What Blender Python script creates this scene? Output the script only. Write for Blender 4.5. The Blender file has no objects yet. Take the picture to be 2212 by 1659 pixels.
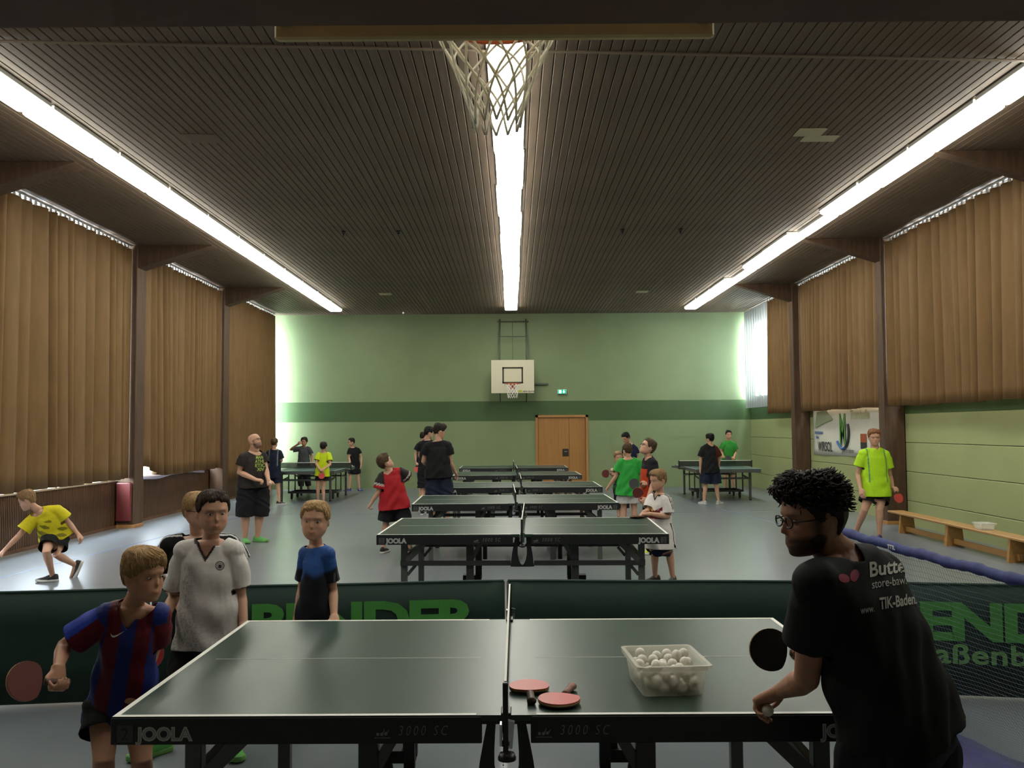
import bpy, bmesh, math, random
import numpy as np
from mathutils import Vector, Matrix
from mathutils.bvhtree import BVHTree
random.seed(7); rng = np.random.default_rng(7)
scene = bpy.context.scene
COL = scene.collection
A = np.array
def V(*a): return np.array(a, float)
def unit(v): v = np.asarray(v, float); return v / (np.linalg.norm(v) + 1e-12)
def smst(e0, e1, x): t = np.clip((x - e0) / (e1 - e0), 0, 1); return t * t * (3 - 2 * t)

# ------------------------------------------------------------------ camera, sky, exposure
FPX, CAMH = 1890.0, 1.753
def cam_basis(yaw, pitch, roll):
    cy, sy, cp, sp = math.cos(yaw), math.sin(yaw), math.cos(pitch), math.sin(pitch)
    fwd = V(-sy * cp, cy * cp, sp); right = V(cy, sy, 0); up = np.cross(right, fwd)
    cr, sr = math.cos(roll), math.sin(roll)
    return cr * right + sr * up, -sr * right + cr * up, fwd
CR, CU, CF = cam_basis(*[math.radians(a) for a in (.06, 2.904, -.374)])
cam = bpy.data.cameras.new('camera'); cam.sensor_width = 36; cam.sensor_fit = 'HORIZONTAL'
cam.lens = FPX * 36 / 2212; cam.clip_start = .05; cam.clip_end = 200
camo = bpy.data.objects.new('camera', cam); COL.objects.link(camo)
camo.matrix_world = Matrix(((CR[0], CU[0], -CF[0], 0), (CR[1], CU[1], -CF[1], 0), (CR[2], CU[2], -CF[2], CAMH), (0, 0, 0, 1)))
scene.camera = camo
world = bpy.data.worlds.new('sky'); scene.world = world; world.use_nodes = True
bg = world.node_tree.nodes['Background']; bg.inputs[0].default_value = (.78, .9, 1.0, 1); bg.inputs[1].default_value = 28.0
vs = scene.view_settings; vs.view_transform = 'Standard'; vs.look = 'None'; vs.gamma = 1; vs.use_curve_mapping = False
vs.exposure = 0.6
LAMP = 13.0
scene.cycles.max_bounces = 7; scene.cycles.diffuse_bounces = 3; scene.cycles.glossy_bounces = 3; scene.cycles.transmission_bounces = 4; scene.cycles.transparent_max_bounces = 10
scene.cycles.use_adaptive_sampling = True; scene.cycles.adaptive_threshold = .04; scene.cycles.sample_clamp_indirect = 6
def at(px, py, Y):                    # the point at depth Y that the photograph shows at this pixel
    d = CR * (px - 1106) / FPX - CU * (py - 829.5) / FPX + CF
    return V(0, 0, CAMH) + d * (Y / d[1])
def atz(px, Y, z):                    # the point of height z at depth Y in this pixel column
    p = at(px, 900, Y); q = at(px, 1100, Y); k = (z - p[2]) / (q[2] - p[2]); return p + (q - p) * k

# ------------------------------------------------------------------ helpers
MATS = {}
def mat(name, col=(.5, .5, .5), rough=.55, metal=0., noise=None, bump=None, attr=None, emit=0., trans=0., spec=.5, stretch=None, coat=0.):
    if name in MATS: return MATS[name]
    m = bpy.data.materials.new(name); m.use_nodes = True; nt = m.node_tree; b = nt.nodes['Principled BSDF']; L = nt.links.new
    b.inputs['Base Color'].default_value = (*col, 1); b.inputs['Roughness'].default_value = rough; b.inputs['Metallic'].default_value = metal
    b.inputs['Specular IOR Level'].default_value = spec; b.inputs['Coat Weight'].default_value = coat
    if emit: b.inputs['Emission Color'].default_value = (*col, 1); b.inputs['Emission Strength'].default_value = emit
    tc = nt.nodes.new('ShaderNodeTexCoord'); src = tc.outputs['Object']
    if stretch:
        mp = nt.nodes.new('ShaderNodeMapping'); mp.inputs['Scale'].default_value = stretch; L(src, mp.inputs['Vector']); src = mp.outputs[0]
    colsock = None
    if attr:
        at_ = nt.nodes.new('ShaderNodeAttribute'); at_.attribute_name = attr; colsock = at_.outputs['Color']
    if noise:
        n = nt.nodes.new('ShaderNodeTexNoise'); n.inputs['Scale'].default_value = noise[0]; n.inputs['Detail'].default_value = 4; L(src, n.inputs['Vector'])
        r = nt.nodes.new('ShaderNodeMapRange'); r.inputs[1].default_value = .3; r.inputs[2].default_value = .7
        r.inputs[3].default_value = 1 - noise[1]; r.inputs[4].default_value = 1 + noise[1]; L(n.outputs['Fac'], r.inputs[0])
        mx = nt.nodes.new('ShaderNodeVectorMath'); mx.operation = 'MULTIPLY'; L(r.outputs[0], mx.inputs[1])
        if colsock: L(colsock, mx.inputs[0])
        else: mx.inputs[0].default_value = col
        colsock = mx.outputs[0]
    if colsock: L(colsock, b.inputs['Base Color'])
    if bump:
        n = nt.nodes.new('ShaderNodeTexNoise'); n.inputs['Scale'].default_value = bump[0]; n.inputs['Detail'].default_value = 3; L(src, n.inputs['Vector'])
        bp = nt.nodes.new('ShaderNodeBump'); bp.inputs['Strength'].default_value = bump[1]; bp.inputs['Distance'].default_value = bump[2] if len(bump) > 2 else .01
        L(n.outputs['Fac'], bp.inputs['Height']); L(bp.outputs[0], b.inputs['Normal'])
    if trans:
        t = nt.nodes.new('ShaderNodeBsdfTransparent'); x = nt.nodes.new('ShaderNodeMixShader'); x.inputs[0].default_value = trans
        out = nt.nodes['Material Output']; L(b.outputs[0], x.inputs[1]); L(t.outputs[0], x.inputs[2]); L(x.outputs[0], out.inputs[0])
    MATS[name] = m; return m

class MB:
    """collects shapes; build() links them as ONE mesh object"""
    def __init__(s): s.v = []; s.f = []; s.n = 0
    def add(s, vs, fs):
        vs = np.asarray(vs, float).reshape(-1, 3); s.v.append(vs); s.f += [tuple(i + s.n for i in f) for f in fs]; s.n += len(vs); return s
    def box(s, x0, x1, y0, y1, z0, z1):
        v = [(x, y, z) for z in (z0, z1) for x, y in ((x0, y0), (x1, y0), (x1, y1), (x0, y1))]
        return s.add(v, [(3, 2, 1, 0), (4, 5, 6, 7), (0, 1, 5, 4), (1, 2, 6, 5), (2, 3, 7, 6), (3, 0, 4, 7)])
    def bbox(s, x0, x1, y0, y1, z0, z1, e=.004):       # box with chamfered edges
        r = lambda i, z: [(x0 + i + e, y0 + i, z), (x1 - i - e, y0 + i, z), (x1 - i, y0 + i + e, z), (x1 - i, y1 - i - e, z), (x1 - i - e, y1 - i, z), (x0 + i + e, y1 - i, z), (x0 + i, y1 - i - e, z), (x0 + i, y0 + i + e, z)]
        return s.loft([r(e, z0), r(0, z0 + e), r(0, z1 - e), r(e, z1)])
    def bar(s, p, q, w, h=None, up=(0, 0, 1)):         # square bar from p to q
        p, q = A(p, float), A(q, float); h = h or w; d = unit(q - p); u = A(up, float)
        if abs(d @ u) > .95: u = V(1, 0, 0) if abs(d[0]) < .9 else V(0, 1, 0)
        a = unit(np.cross(d, u)); b = np.cross(a, d)
        r = lambda c: [c - a * w / 2 - b * h / 2, c + a * w / 2 - b * h / 2, c + a * w / 2 + b * h / 2, c - a * w / 2 + b * h / 2]
        return s.loft([r(p), r(q)])
    def loft(s, rings, caps=True):
        rings = [np.asarray(r, float) for r in rings]; n = len(rings[0]); fs = []
        for k in range(len(rings) - 1):
            for i in range(n):
                j = (i + 1) % n; fs.append((k * n + i, k * n + j, (k + 1) * n + j, (k + 1) * n + i))
        if caps: fs.append(tuple(range(n - 1, -1, -1))); fs.append(tuple((len(rings) - 1) * n + i for i in range(n)))
        return s.add(np.concatenate(rings), fs)
    def tube(s, pts, rad, n=8, caps=True, round_=False):
        P = [A(p, float) for p in pts]; m = len(P)
        R = list(rad) if hasattr(rad, '__len__') else [rad] * m
        T = [unit(P[min(i + 1, m - 1)] - P[max(i - 1, 0)]) for i in range(m)]
        u = V(0, 0, 1) if abs(T[0][2]) < .9 else V(1, 0, 0); a = unit(np.cross(T[0], u)); rings = []
        th = np.arange(n) * 2 * math.pi / n
        for i in range(m):
            a = unit(a - T[i] * (a @ T[i])); b = np.cross(T[i], a); off = np.outer(np.cos(th), a) + np.outer(np.sin(th), b)
            if round_ and i == 0:
                for q in (.98, .8, .45): rings.append(P[0] - T[0] * R[0] * q + off * R[0] * math.sqrt(1 - q * q))
            rings.append(P[i] + off * R[i])
            if round_ and i == m - 1:
                for q in (.45, .8, .98): rings.append(P[i] + T[i] * R[i] * q + off * R[i] * math.sqrt(1 - q * q))
        return s.loft(rings, caps)
    def ell(s, c, u, v, w, n=14, m=9):                 # ellipsoid with half axes u v w (vectors)
        c, u, v, w = (A(t, float) for t in (c, u, v, w)); rings = []; th = np.arange(n) * 2 * math.pi / n
        for k in range(m):
            ph = math.pi * (k + .35) / (m - .3) - math.pi / 2
            rings.append(c + math.cos(ph) * (np.outer(np.cos(th), u) + np.outer(np.sin(th), v)) + math.sin(ph) * w)
        return s.loft(rings)
    def lathe(s, prof, c=(0, 0, 0), n=20, axis='z'):
        th = np.arange(n) * 2 * math.pi / n; rings = []
        for r, z in prof:
            x, y, zz = r * np.cos(th), r * np.sin(th), np.full(n, z)
            p = np.stack({'z': (x, y, zz), 'x': (zz, x, y), 'y': (y, zz, x)}[axis], 1); rings.append(p + A(c, float))
        return s.loft(rings)
    def poly(s, pts, d):                               # polygon (list of 3D points) extruded by vector d
        p = A(pts, float); return s.loft([p, p + A(d, float)])
    def arrays(s): return np.concatenate(s.v), s.f
    def mesh(s, name):
        me = bpy.data.meshes.new(name); me.from_pydata(np.concatenate(s.v).tolist(), [], s.f); me.update(); return me
    def build(s, name, material, parent=None, smooth=False, rel=False):
        if rel and parent is not None:
            o = A(parent.location); s.v = [v - o for v in s.v]
        me = s.mesh(name); me.materials.append(material)
        if smooth: me.polygons.foreach_set('use_smooth', [True] * len(me.polygons))
        bm = bmesh.new(); bm.from_mesh(me); bmesh.ops.recalc_face_normals(bm, faces=bm.faces); bm.to_mesh(me); bm.free()
        return link(name, me, parent)
def link(name, me, parent=None, loc=None, rz=0):
    o = bpy.data.objects.new(name, me); COL.objects.link(o); o.parent = parent
    if loc is not None: o.location = loc
    if rz: o.rotation_euler.z = rz
    return o
def tag(o, label=None, cat=None, group=None, kind=None):
    for k, v in (('label', label), ('category', cat), ('group', group), ('kind', kind)):
        if v: o[k] = v
    return o
def thing(name, label, cat, loc=(0, 0, 0), rz=0, group=None):
    o = bpy.data.objects.new(name, None); COL.objects.link(o); o.location = loc; o.rotation_euler.z = rz; o.empty_display_size = .1
    return tag(o, label, cat, group)
def copy_tree(o, parent=None):
    c = o.copy(); COL.objects.link(c); c.parent = parent
    for ch in o.children: copy_tree(ch, c)
    return c
def struct(o, label=None): o['kind'] = 'structure'; tag(o, label); return o
def text_mesh(txt, size, bold=0., shear=0., width=1., space=1., depth=0., fit=None):
    c = bpy.data.curves.new('lettering', 'FONT'); c.body = txt; c.size = size; c.offset = bold; c.shear = shear; c.space_character = space
    c.align_x = 'CENTER'; c.align_y = 'BOTTOM_BASELINE'; c.extrude = depth; c.resolution_u = 3
    o = bpy.data.objects.new('lettering', c); COL.objects.link(o); bpy.context.view_layer.update()
    me = bpy.data.meshes.new_from_object(o.evaluated_get(bpy.context.evaluated_depsgraph_get()))
    bpy.data.objects.remove(o); bpy.data.curves.remove(c)
    if fit:
        co = np.zeros(len(me.vertices) * 3); me.vertices.foreach_get('co', co); co = co.reshape(-1, 3); w_, h_ = np.ptp(co[:, 0]), co[:, 1].max()
        co[:, 0] = (co[:, 0] - co[:, 0].min() - w_ / 2) * fit[0] / w_; co[:, 1] *= fit[1] / h_; me.vertices.foreach_set('co', co.ravel())
    if width != 1: me.transform(Matrix.Scale(width, 4, (1, 0, 0)))
    return me
def put_text(name, me, m, parent, origin, right, up):   # lettering in the plane right x up at origin (parent space)
    o_ = link(name, me.copy(), parent); r, u = unit(right), unit(up); n = np.cross(r, u)
    o_.data.transform(Matrix(((r[0], u[0], n[0], origin[0]), (r[1], u[1], n[1], origin[1]), (r[2], u[2], n[2], origin[2]), (0, 0, 0, 1))))
    o_.data.materials.clear(); o_.data.materials.append(m); return o_

# ------------------------------------------------------------------ materials
wood_post = mat('brown_glulam_wood', (.075, .039, .018), .75, noise=(3, .3), stretch=(6, 6, .6))
wood_dark = mat('dark_brown_wood', (.11, .05, .026), .55, noise=(4, .3))
plank_m = mat('ceiling_plank_wood', (.132, .090, .058), .6, noise=(2.5, .22), stretch=(8, .5, 8))
gap_m = mat('ceiling_void_black', (.04, .03, .021), .9)
green_l = mat('pale_green_paint', (.205, .268, .128), .55, noise=(1.2, .05), bump=(60, .15, .004))
green_d = mat('dark_green_stripe_paint', (.052, .105, .03), .55, noise=(1.5, .06), bump=(60, .15, .004))
block_m = mat('pale_green_wall_panel_paint', (.32, .36, .168), .5, noise=(1.5, .04), bump=(40, .12, .004))
slat_m = mat('ribbed_brown_wood', (.09, .048, .026), .5, noise=(5, .25), stretch=(4, 4, .5))
curt_m = mat('golden_brown_curtain', (.155, .083, .025), .8, noise=(9, .12), bump=(400, .3, .002), stretch=(1, 1, .25))
white_pl = mat('white_plastic', (.75, .75, .72), .4)
glass_m = mat('window_glass', (.9, .95, 1), .05, trans=.9)
sheer_m = mat('sheer_grey_fabric', (.72, .75, .74), .8, trans=.35)
metal_m = mat('brushed_steel', (.45, .46, .47), .35, .8)
chrome_m = mat('chrome', (.7, .7, .7), .18, 1.)
black_m = mat('black_plastic', (.012, .012, .013), .4)
white_paint = mat('white_paint', (.8, .8, .76), .45)
lamp_m = mat('lamp_diffuser', (1.0, .985, .88), .5, emit=LAMP)
skyfl = (.19, .21, .235)
floor_m = mat('blue_grey_linoleum', (.165, .187, .203), .29, noise=(1.3, .05), stretch=(.6, 1.4, 1))

# ------------------------------------------------------------------ room shell
XL, XR, YF, YN, H = -7.6, 7.06, 25.9, -1.2, 5.16
fl = struct(MB().box(XL - .3, XR + .3, YN - .3, YF + .3, -.12, 0).build('floor', floor_m), 'blue grey linoleum sports hall floor')
line_m = mat('blue_floor_paint', (.10, .16, .30), .4)
for p, q, w, m in (((-6.2, 7.4, 0), (6.2, 7.4, 0), .04, line_m), ((-6.3, 9.2, 0), (-4.9, 24.6, 0), .04, line_m), ((5.9, 7.4, 0), (3.6, 25.4, 0), .04, line_m), ((-6.0, 18.2, 0), (6.0, 18.2, 0), .04, line_m)):
    MB().bar(A(p) + V(0, 0, .0005), A(q) + V(0, 0, .0005), w, .001).build('floor_line', m, fl)
cl = struct(MB().box(XL - .3, XR + .3, YN - .3, YF + .3, H + .05, H + .25).build('ceiling', gap_m), 'brown wooden plank ceiling with narrow dark gaps')
PW = .1; pm = MB().bbox(-.0462, .0462, YN, YF, H, H + .03, .005).mesh('plank'); pm.materials.append(plank_m)
for i in range(int((XR - XL) / PW)): link('plank', pm, cl, (XL + .05 + PW * i, 0, 0))
# far wall with door opening
DX0, DX1, DZ = .66, 2.21, 2.14
wf = MB(); wf.box(XL - .3, DX0, YF, YF + .3, 0, 1.97); wf.box(DX1, XR + .3, YF, YF + .3, 0, 1.97); wf.box(XL - .3, XR + .3, YF, YF + .3, 2.56, H + .25)
wfo = struct(wf.build('wall_far', green_l), 'pale green plaster end wall with a dark green band')
ws = MB(); ws.box(XL - .3, DX0, YF, YF + .3, 1.97, 2.56); ws.box(DX1, XR + .3, YF, YF + .3, 1.97, 2.56); ws.box(DX0, DX1, YF, YF + .3, DZ, 2.56)
ws.build('stripe', green_d, wfo)
MB().box(DX0 - .1, DX1 + .1, YF + .12, YF + .3, 0, DZ + .1).build('door_recess', wood_dark, wfo)  # backing added behind the door so no sky glints through its gaps
beech = mat('beech_door_veneer', (.36, .17, .045), .4, noise=(3, .12), stretch=(9, 9, .4))
beech_f = mat('beech_door_frame', (.38, .19, .06), .4, noise=(3, .1), stretch=(9, 9, .4))
d1 = tag(bpy.data.objects.new('door_1', None), 'beech double door in the far green wall', kind='structure'); COL.objects.link(d1)
fr = MB(); fr.box(DX0, DX0 + .07, YF - .05, YF + .1, 0, DZ); fr.box(DX1 - .07, DX1, YF - .05, YF + .1, 0, DZ); fr.box(DX0, DX1, YF - .05, YF + .1, DZ - .07, DZ); fr.build('door_frame', beech_f, d1)
xm = 1.65
l1 = MB().bbox(DX0 + .075, xm - .004, YF, YF + .06, .006, DZ - .075, .003).build('door_leaf', beech, d1)
MB().bbox(xm + .004, DX1 - .075, YF, YF + .06, .006, DZ - .075, .003).build('door_leaf', beech, d1)
hp = MB(); hp.bbox(xm - .2, xm - .02, YF - .012, YF - .001, .92, 1.14, .003); hp.build('handle_plate', mat('dark_bronze', (.05, .042, .035), .4, .6), l1)
MB().bar((xm - .15, YF - .03, 1.06), (xm - .06, YF - .03, 1.06), .02).build('door_handle', metal_m, l1)
# right wall: pale panels in courses between wooden posts, dark green band, windows above
PY = [0.55, 5.6, 10.65, 15.7, 20.72]                     # near faces of the posts
wr = struct(MB().box(XR, XR + .3, YN - .3, YF, 0, 1.97).build('wall_right', mat('panel_joint_shadow', (.10, .115, .05), .8)), 'pale green wall of stacked horizontal panels')  # dark green backing seen in the joints between panels
MB().box(XR - .04, XR + .3, YN, YF, 1.97, 2.6).build('stripe', green_d, wr)
MB().box(XR, XR + .3, YN, YF, 4.85, H + .2).build('upper_wall', green_l, wr)
edges = [YN] + PY + [YF]
for k in range(len(edges) - 1):
    a_, b_ = edges[k] + (.25 if k else 0), edges[k + 1]
    pmesh = MB().bbox(XR - .04, XR + .01, a_ + .004, b_ - .004, 0, .507, .007).mesh('wall_panel'); pmesh.materials.append(block_m)
    for z in (-.085, .43, .945, 1.46): link('wall_panel', pmesh, wr, (0, 0, z))
def window(n, x, y0, y1, z0, z1, side, mull):
    w = tag(bpy.data.objects.new('window_%d' % n, None), None, kind='structure'); COL.objects.link(w)
    f = MB(); t = .06; x0, x1 = (x, x + .1)
    f.box(x0, x1, y0, y1, z0, z0 + t); f.box(x0, x1, y0, y1, z1 - t, z1)
    ys = np.linspace(y0, y1, mull + 1)
    for y in ys: f.box(x0, x1, max(y0, y - t / 2), min(y1, y + t / 2), z0, z1)
    f.build('window_frame', white_paint, w)
    for a_, b_ in zip(ys[:-1], ys[1:]): MB().box(x0 + .045, x0 + .055, a_ + t / 2, b_ - t / 2, z0 + t, z1 - t).build('pane', glass_m, w)
    return w
n = 0
for k in range(len(edges) - 1):
    if k < 2: MB().box(XR, XR + .3, edges[k], edges[k + 1], 2.6, 5.02).build('upper_wall', green_l, wr); continue  # out of view: solid wall added in the near bays to keep daylight out
    n += 1; tag(window(n, XR + .1, edges[k], edges[k + 1], 2.6, 4.85, 1, 3), 'high window band behind the short curtains, %s bay of the right wall' % ('nearest second third fourth fifth farthest'.split()[k]))
# left wall: low ribbed wooden radiator cover, sill, window band
XP = -7.2
wl = struct(MB().box(XL - .3, XL, YN - .3, YF, 0, .8).build('wall_left', green_l), 'low wall under the tall windows, clad in ribbed brown wood')
MB().box(XL - .3, XL, YN, YF, 4.8, H + .2).build('upper_wall', green_l, wl)
LP = [.9, 5.85, 10.85, 15.9, 20.75]; ledges = [YN] + LP + [YF]
for k in range(len(ledges) - 1):
    n += 1
    if k < 2: MB().box(XL - .3, XL, ledges[k], ledges[k + 1], .8, 4.8).build('upper_wall', green_l, wl)  # unseen near bays closed with added wall, darkens the foreground
    else: tag(window(n, XL - .15, ledges[k], ledges[k + 1], .8, 4.8, -1, 4), 'tall window band behind the long curtains, %s bay of the left wall' % ('nearest second third fourth fifth farthest'.split()[k]))
    a_, b_ = ledges[k] + (.4 if k else 0), ledges[k + 1]
    sl = MB(); sl.box(XP - .03, XP - .012, a_, b_, .03, .84)
    for y in np.arange(a_, b_ - .02, .045): sl.box(XP - .012, XP, y + .008, y + .037, .05, .82)
    o = sl.build('ribbed_cladding', slat_m, wl)
    MB().box(XL, XP + .01, a_, b_, .84, .87).build('window_sill', mat('grey_sill', (.42, .40, .36), .5), wl)
    MB().box(XP - .02, XP + .012, a_, b_, 0, .05).build('skirting', wood_dark, wl)
struct(MB().box(XL - .3, XR + .3, YN - .3, YN, 0, H + .2).build('wall_near', mat('near_wall_brown', (.5, .45, .36), .7)), 'dark wall behind the viewer')  # out of view, colour lightened to bounce light forward
# dark lintel over the near end of the hall
struct(MB().box(XL, XR, 1.6, 1.95, CAMH + 1.95 * .4715, H - .01).build('trim_1', wood_dark), 'dark brown lintel beam across the top of the view')
# posts with haunches
for side, ys in ((-1, LP), (1, PY)):
    for y in ys:
        if y < 5: continue
        w = .4 if side < 0 else .26
        xo, xi = (XP + .014, -6.87) if side < 0 else (XR - .042, 6.66)
        p = thing('timber_post', '', 'post', ((xo + xi) / 2, y + w / 2, 0), 0, 'timber posts along the side walls')
        o = MB().bbox(min(xo, xi), max(xo, xi), y, y + w, 0, H - .003, .01).build('post', wood_post, p, rel=True)
        if side < 0: MB().box(XL - .1, xo, y + .02, y + w - .02, .88, 4.98).build('window_pier', wood_post, p, rel=True)  # hidden filler added behind the post to stop daylight leaking round it
        else: MB().box(xo + .05, XR + .2, y + .02, y + w - .02, 2.62, 4.98).build('window_pier', wood_post, p, rel=True)  # added filler on the right side, blocks window light behind the post
        hx = 1.35
        pts = [(xi, y + .04, H - .003), (xi, y + .04, H - .42), (xi - side * hx, y + .04, H - .01), (xi - side * hx, y + .04, H - .003)]
        MB().poly(pts, (0, w - .08, 0)).build('haunch', wood_post, p, rel=True)
        MB().bbox(min(xo, xi - side * .012), max(xo, xi - side * .012), y - .012, y + w + .012, 0, .06, .004).build('skirting', beech_f, p, rel=True)
        nm = {10.85: 'close to the left edge of the picture', 15.9: 'beside the boy in the yellow shirt', 20.75: 'behind the bald man', 5.85: 'nearest to the camera', 10.65: 'at the right edge of the picture', 5.6: 'nearest to the camera', 15.7: 'behind the person in the neon polo shirt', 20.72: 'at the far end of the sponsor banner'}[y]
        p['label'] = 'brown timber post on the %s wall, %s' % ('left' if side < 0 else 'right', nm)
MB_red = MB().bbox(-7.18, -6.9, 15.84, 15.895, .12, .82, .02)
tag(MB_red.build('wall_pad', mat('dark_red_vinyl', (.12, .02, .02), .45), smooth=False), 'dark red pad on the post beside the yellow shirted boy', 'pad')

# ------------------------------------------------------------------ curtains
def curtain(y0, y1, x, z0, z1, lam, amp, seed, label, group, hooks=True, hem=None):
    r = random.Random(seed); n_ = max(40, int((y1 - y0) / lam * 14)); m_ = 16
    t = thing('curtain', label, 'curtain', (x, (y0 + y1) / 2, z0), 0, group)
    ph = [r.uniform(0, 6.28) for _ in range(6)]
    ys = np.linspace(y0, y1, n_); s = (ys - y0); vs_ = []
    for j in range(m_ + 1):
        f = j / m_; z = z0 + (z1 - z0) * f
        fl_ = 1 - .35 * f
        wob = lam * .35 * np.sin(s * 1.3 + ph[0]) + lam * .25 * np.sin(s * 2.9 + ph[1]) + (1 - f) * .05 * np.sin(s * 2.1 + ph[2])
        ang = 2 * math.pi * (s + wob) / lam
        a_ = amp * fl_ * (.75 + .35 * np.sin(s * 3.7 + ph[3]))
        dx = (-1 if x > 0 else 1) * a_ * (2 * (np.abs(np.sin(ang / 2 + .35 * np.sin(ang / 2 + ph[4]))) + .02) ** .65 - 1.1) + .03 * np.sin(s * 1.1 + ph[5]) * (1 - f)
        dy = (1 - f) * .03 * np.cos(ang * .5) * np.clip(np.minimum(s, s[-1] - s) / .3, 0, 1)
        zz = z + ((hem(s / (y1 - y0)) if hem is not None else 0) + .008 * np.sin(s * 4 + ph[2])) * (1 - f)
        vs_.append(np.stack([x + dx, ys + dy, np.full(n_, 0) + zz], 1))
    vs_ = np.concatenate(vs_); fs = [(j * n_ + i, j * n_ + i + 1, (j + 1) * n_ + i + 1, (j + 1) * n_ + i) for j in range(m_) for i in range(n_ - 1)]
    b = MB().add(vs_, fs); o = b.build('fabric', curt_m, t, True, True)
    so = o.modifiers.new('thickness', 'SOLIDIFY'); so.thickness = .006
    MB().box(x - .012, x + .012, y0, y1, z1 + .05, z1 + .075).build('curtain_rail', metal_m, t, rel=True)
    hk = MB()
    for y in np.arange(y0 + .05, y1, .14): hk.box(x - .006, x + .006, y - .03, y + .03, z1 - .01, z1 + .05)
    hk.build('hooks', mat('grey_hook_plastic', (.3, .3, .29), .5), t, rel=True)['kind'] = 'stuff'
    return t
lift = lambda u: .22 * np.exp(-((u - .06) / .10) ** 2)
gL, gR = 'long curtains on the left wall', 'short curtains on the right wall'
curtain(6.26, 10.844, -7.0, .93, 5.08, .29, .1, 1, 'long golden brown curtain nearest the camera, mostly out of frame on the left', gL)
curtain(11.256, 15.894, -7.0, .9, 5.08, .3, .105, 2, 'long golden brown curtain behind the boy in the yellow shirt', gL)
curtain(16.306, 20.744, -7.0, .86, 5.08, .27, .095, 3, 'long golden brown curtain in the middle left bay with a lifted corner', gL, hem=lift)
curtain(21.156, 25.5, -6.97, .55, 5.08, .25, .09, 4, 'long golden brown curtain at the far left beside the bright gap', gL)
curtain(5.87, 10.644, 6.8, 2.1, 5.08, .29, .1, 5, 'short brown curtain nearest the camera, mostly out of frame on the right', gR)
curtain(10.916, 15.694, 6.8, 2.1, 5.08, .3, .1, 6, 'short brown curtain above the wooden bench', gR)
curtain(15.966, 20.714, 6.8, 2.1, 5.08, .27, .09, 7, 'short brown curtain above the sponsor banner', gR)
curtain(20.986, 23.2, 6.8, 2.1, 5.08, .24, .085, 8, 'short brown curtain beside the pale sheer blind at the far right', gR)
sb = MB(); ys = np.linspace(23.32, 25.75, 60); xs = 6.86 + .025 * np.sin(ys * 26)
sb.add(np.concatenate([np.stack([xs, ys, np.full(60, z)], 1) for z in (2.3, 5.14)]), [(i, i + 1, 61 + i, 60 + i) for i in range(59)])
so_ = tag(sb.build('sheer_blind', sheer_m, None, True), 'pale translucent sheer blind at the far right window', 'blind'); so_.modifiers.new('thickness', 'SOLIDIFY').thickness = .003

# ------------------------------------------------------------------ ceiling lamps: three rows
def lamp_proto():
    t = thing('ceiling_lamp', 'x', 'lamp'); L_, W_ = 1.5, .36
    MB().bbox(-W_ / 2, W_ / 2, -L_ / 2, L_ / 2, -.045, 0, .004).build('housing', white_paint, t)
    d = MB(); d.bbox(-W_ / 2 + .012, W_ / 2 - .012, -L_ / 2 + .012, L_ / 2 - .012, -.1, -.0452, .02); d.build('diffuser', lamp_m, t)
    return t
lp = lamp_proto(); used = False
for rx, nm in ((-4.95, 'left'), (-.03, 'middle'), (5.0, 'right')):
    for i in range(14):
        y = 24.45 - .775 - i * 1.55
        if y < 3.4: continue
        o = lp if not used else copy_tree(lp); used = True
        narrow = nm == 'right' and i in (3, 6)
        o.location = (rx + (.08 if narrow else 0) + random.uniform(-.012, .012) * (nm != 'left'), y, H - .002)
        if narrow: o.scale.x = .5
        o['label'] = '%s fluorescent ceiling lamp of the %s row counting from the far wall' % ('first second third fourth fifth sixth seventh eighth ninth tenth eleventh twelfth thirteenth fourteenth'.split()[i], nm)
        o['group'] = 'fluorescent lamps of the %s ceiling row' % nm
# small ceiling fittings
pl = MB(); pl.bbox(3.3, 3.62, 9.85, 10.1, H - .012, H - .001, .002); pl.bbox(3.45, 3.85, 10.1, 10.3, H - .012, H - .001, .002)
tag(pl.build('ceiling_plate', mat('cream_plate', (.5, .47, .3), .5)), 'cream cover plate on the ceiling left of the right lamp row', 'plate')
pl = MB(); pl.bbox(-3.8, -3.4, 9.9, 10.2, H - .012, H - .001, .002)
tag(pl.build('ceiling_plate', plank_m), 'brown ventilation cover on the ceiling beside the left lamp row', 'plate')
for x, y, s in ((3.25, 21.8, 1), (-3.2, 21.9, 1)):
    tag(MB().bbox(x - .15, x + .15, y - .15, y + .15, H - .012, H - .001, .002).build('ceiling_plate', mat('cream_plate')), 'small far ceiling plate on the %s side' % ('right' if x > 0 else 'left'), 'plate')
for k, x in enumerate((-2.9, -1.95, 1.9, 2.9)):
    b = MB(); b.lathe([(.035, -.04), (.04, -.001)], (x, 14.9, H)); b.lathe([(.012, -.09), (.02, -.04)], (x, 14.9, H))
    tag(b.build('ceiling_hook', black_m, smooth=True), 'small dark hook on the ceiling, %s counted from the left' % 'first second third fourth'.split()[k], 'hook', 'ceiling hooks')
tag(MB().tube([(-7, 7.28, H - .02), (0, 7.7, H - .02), (7, 8.12, H - .02)], .014, 6).build('ceiling_pipe', mat('grey_brown_pipe', (.16, .12, .085), .5)), 'thin pipe running across the planks above the hoop', 'pipe')

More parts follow.
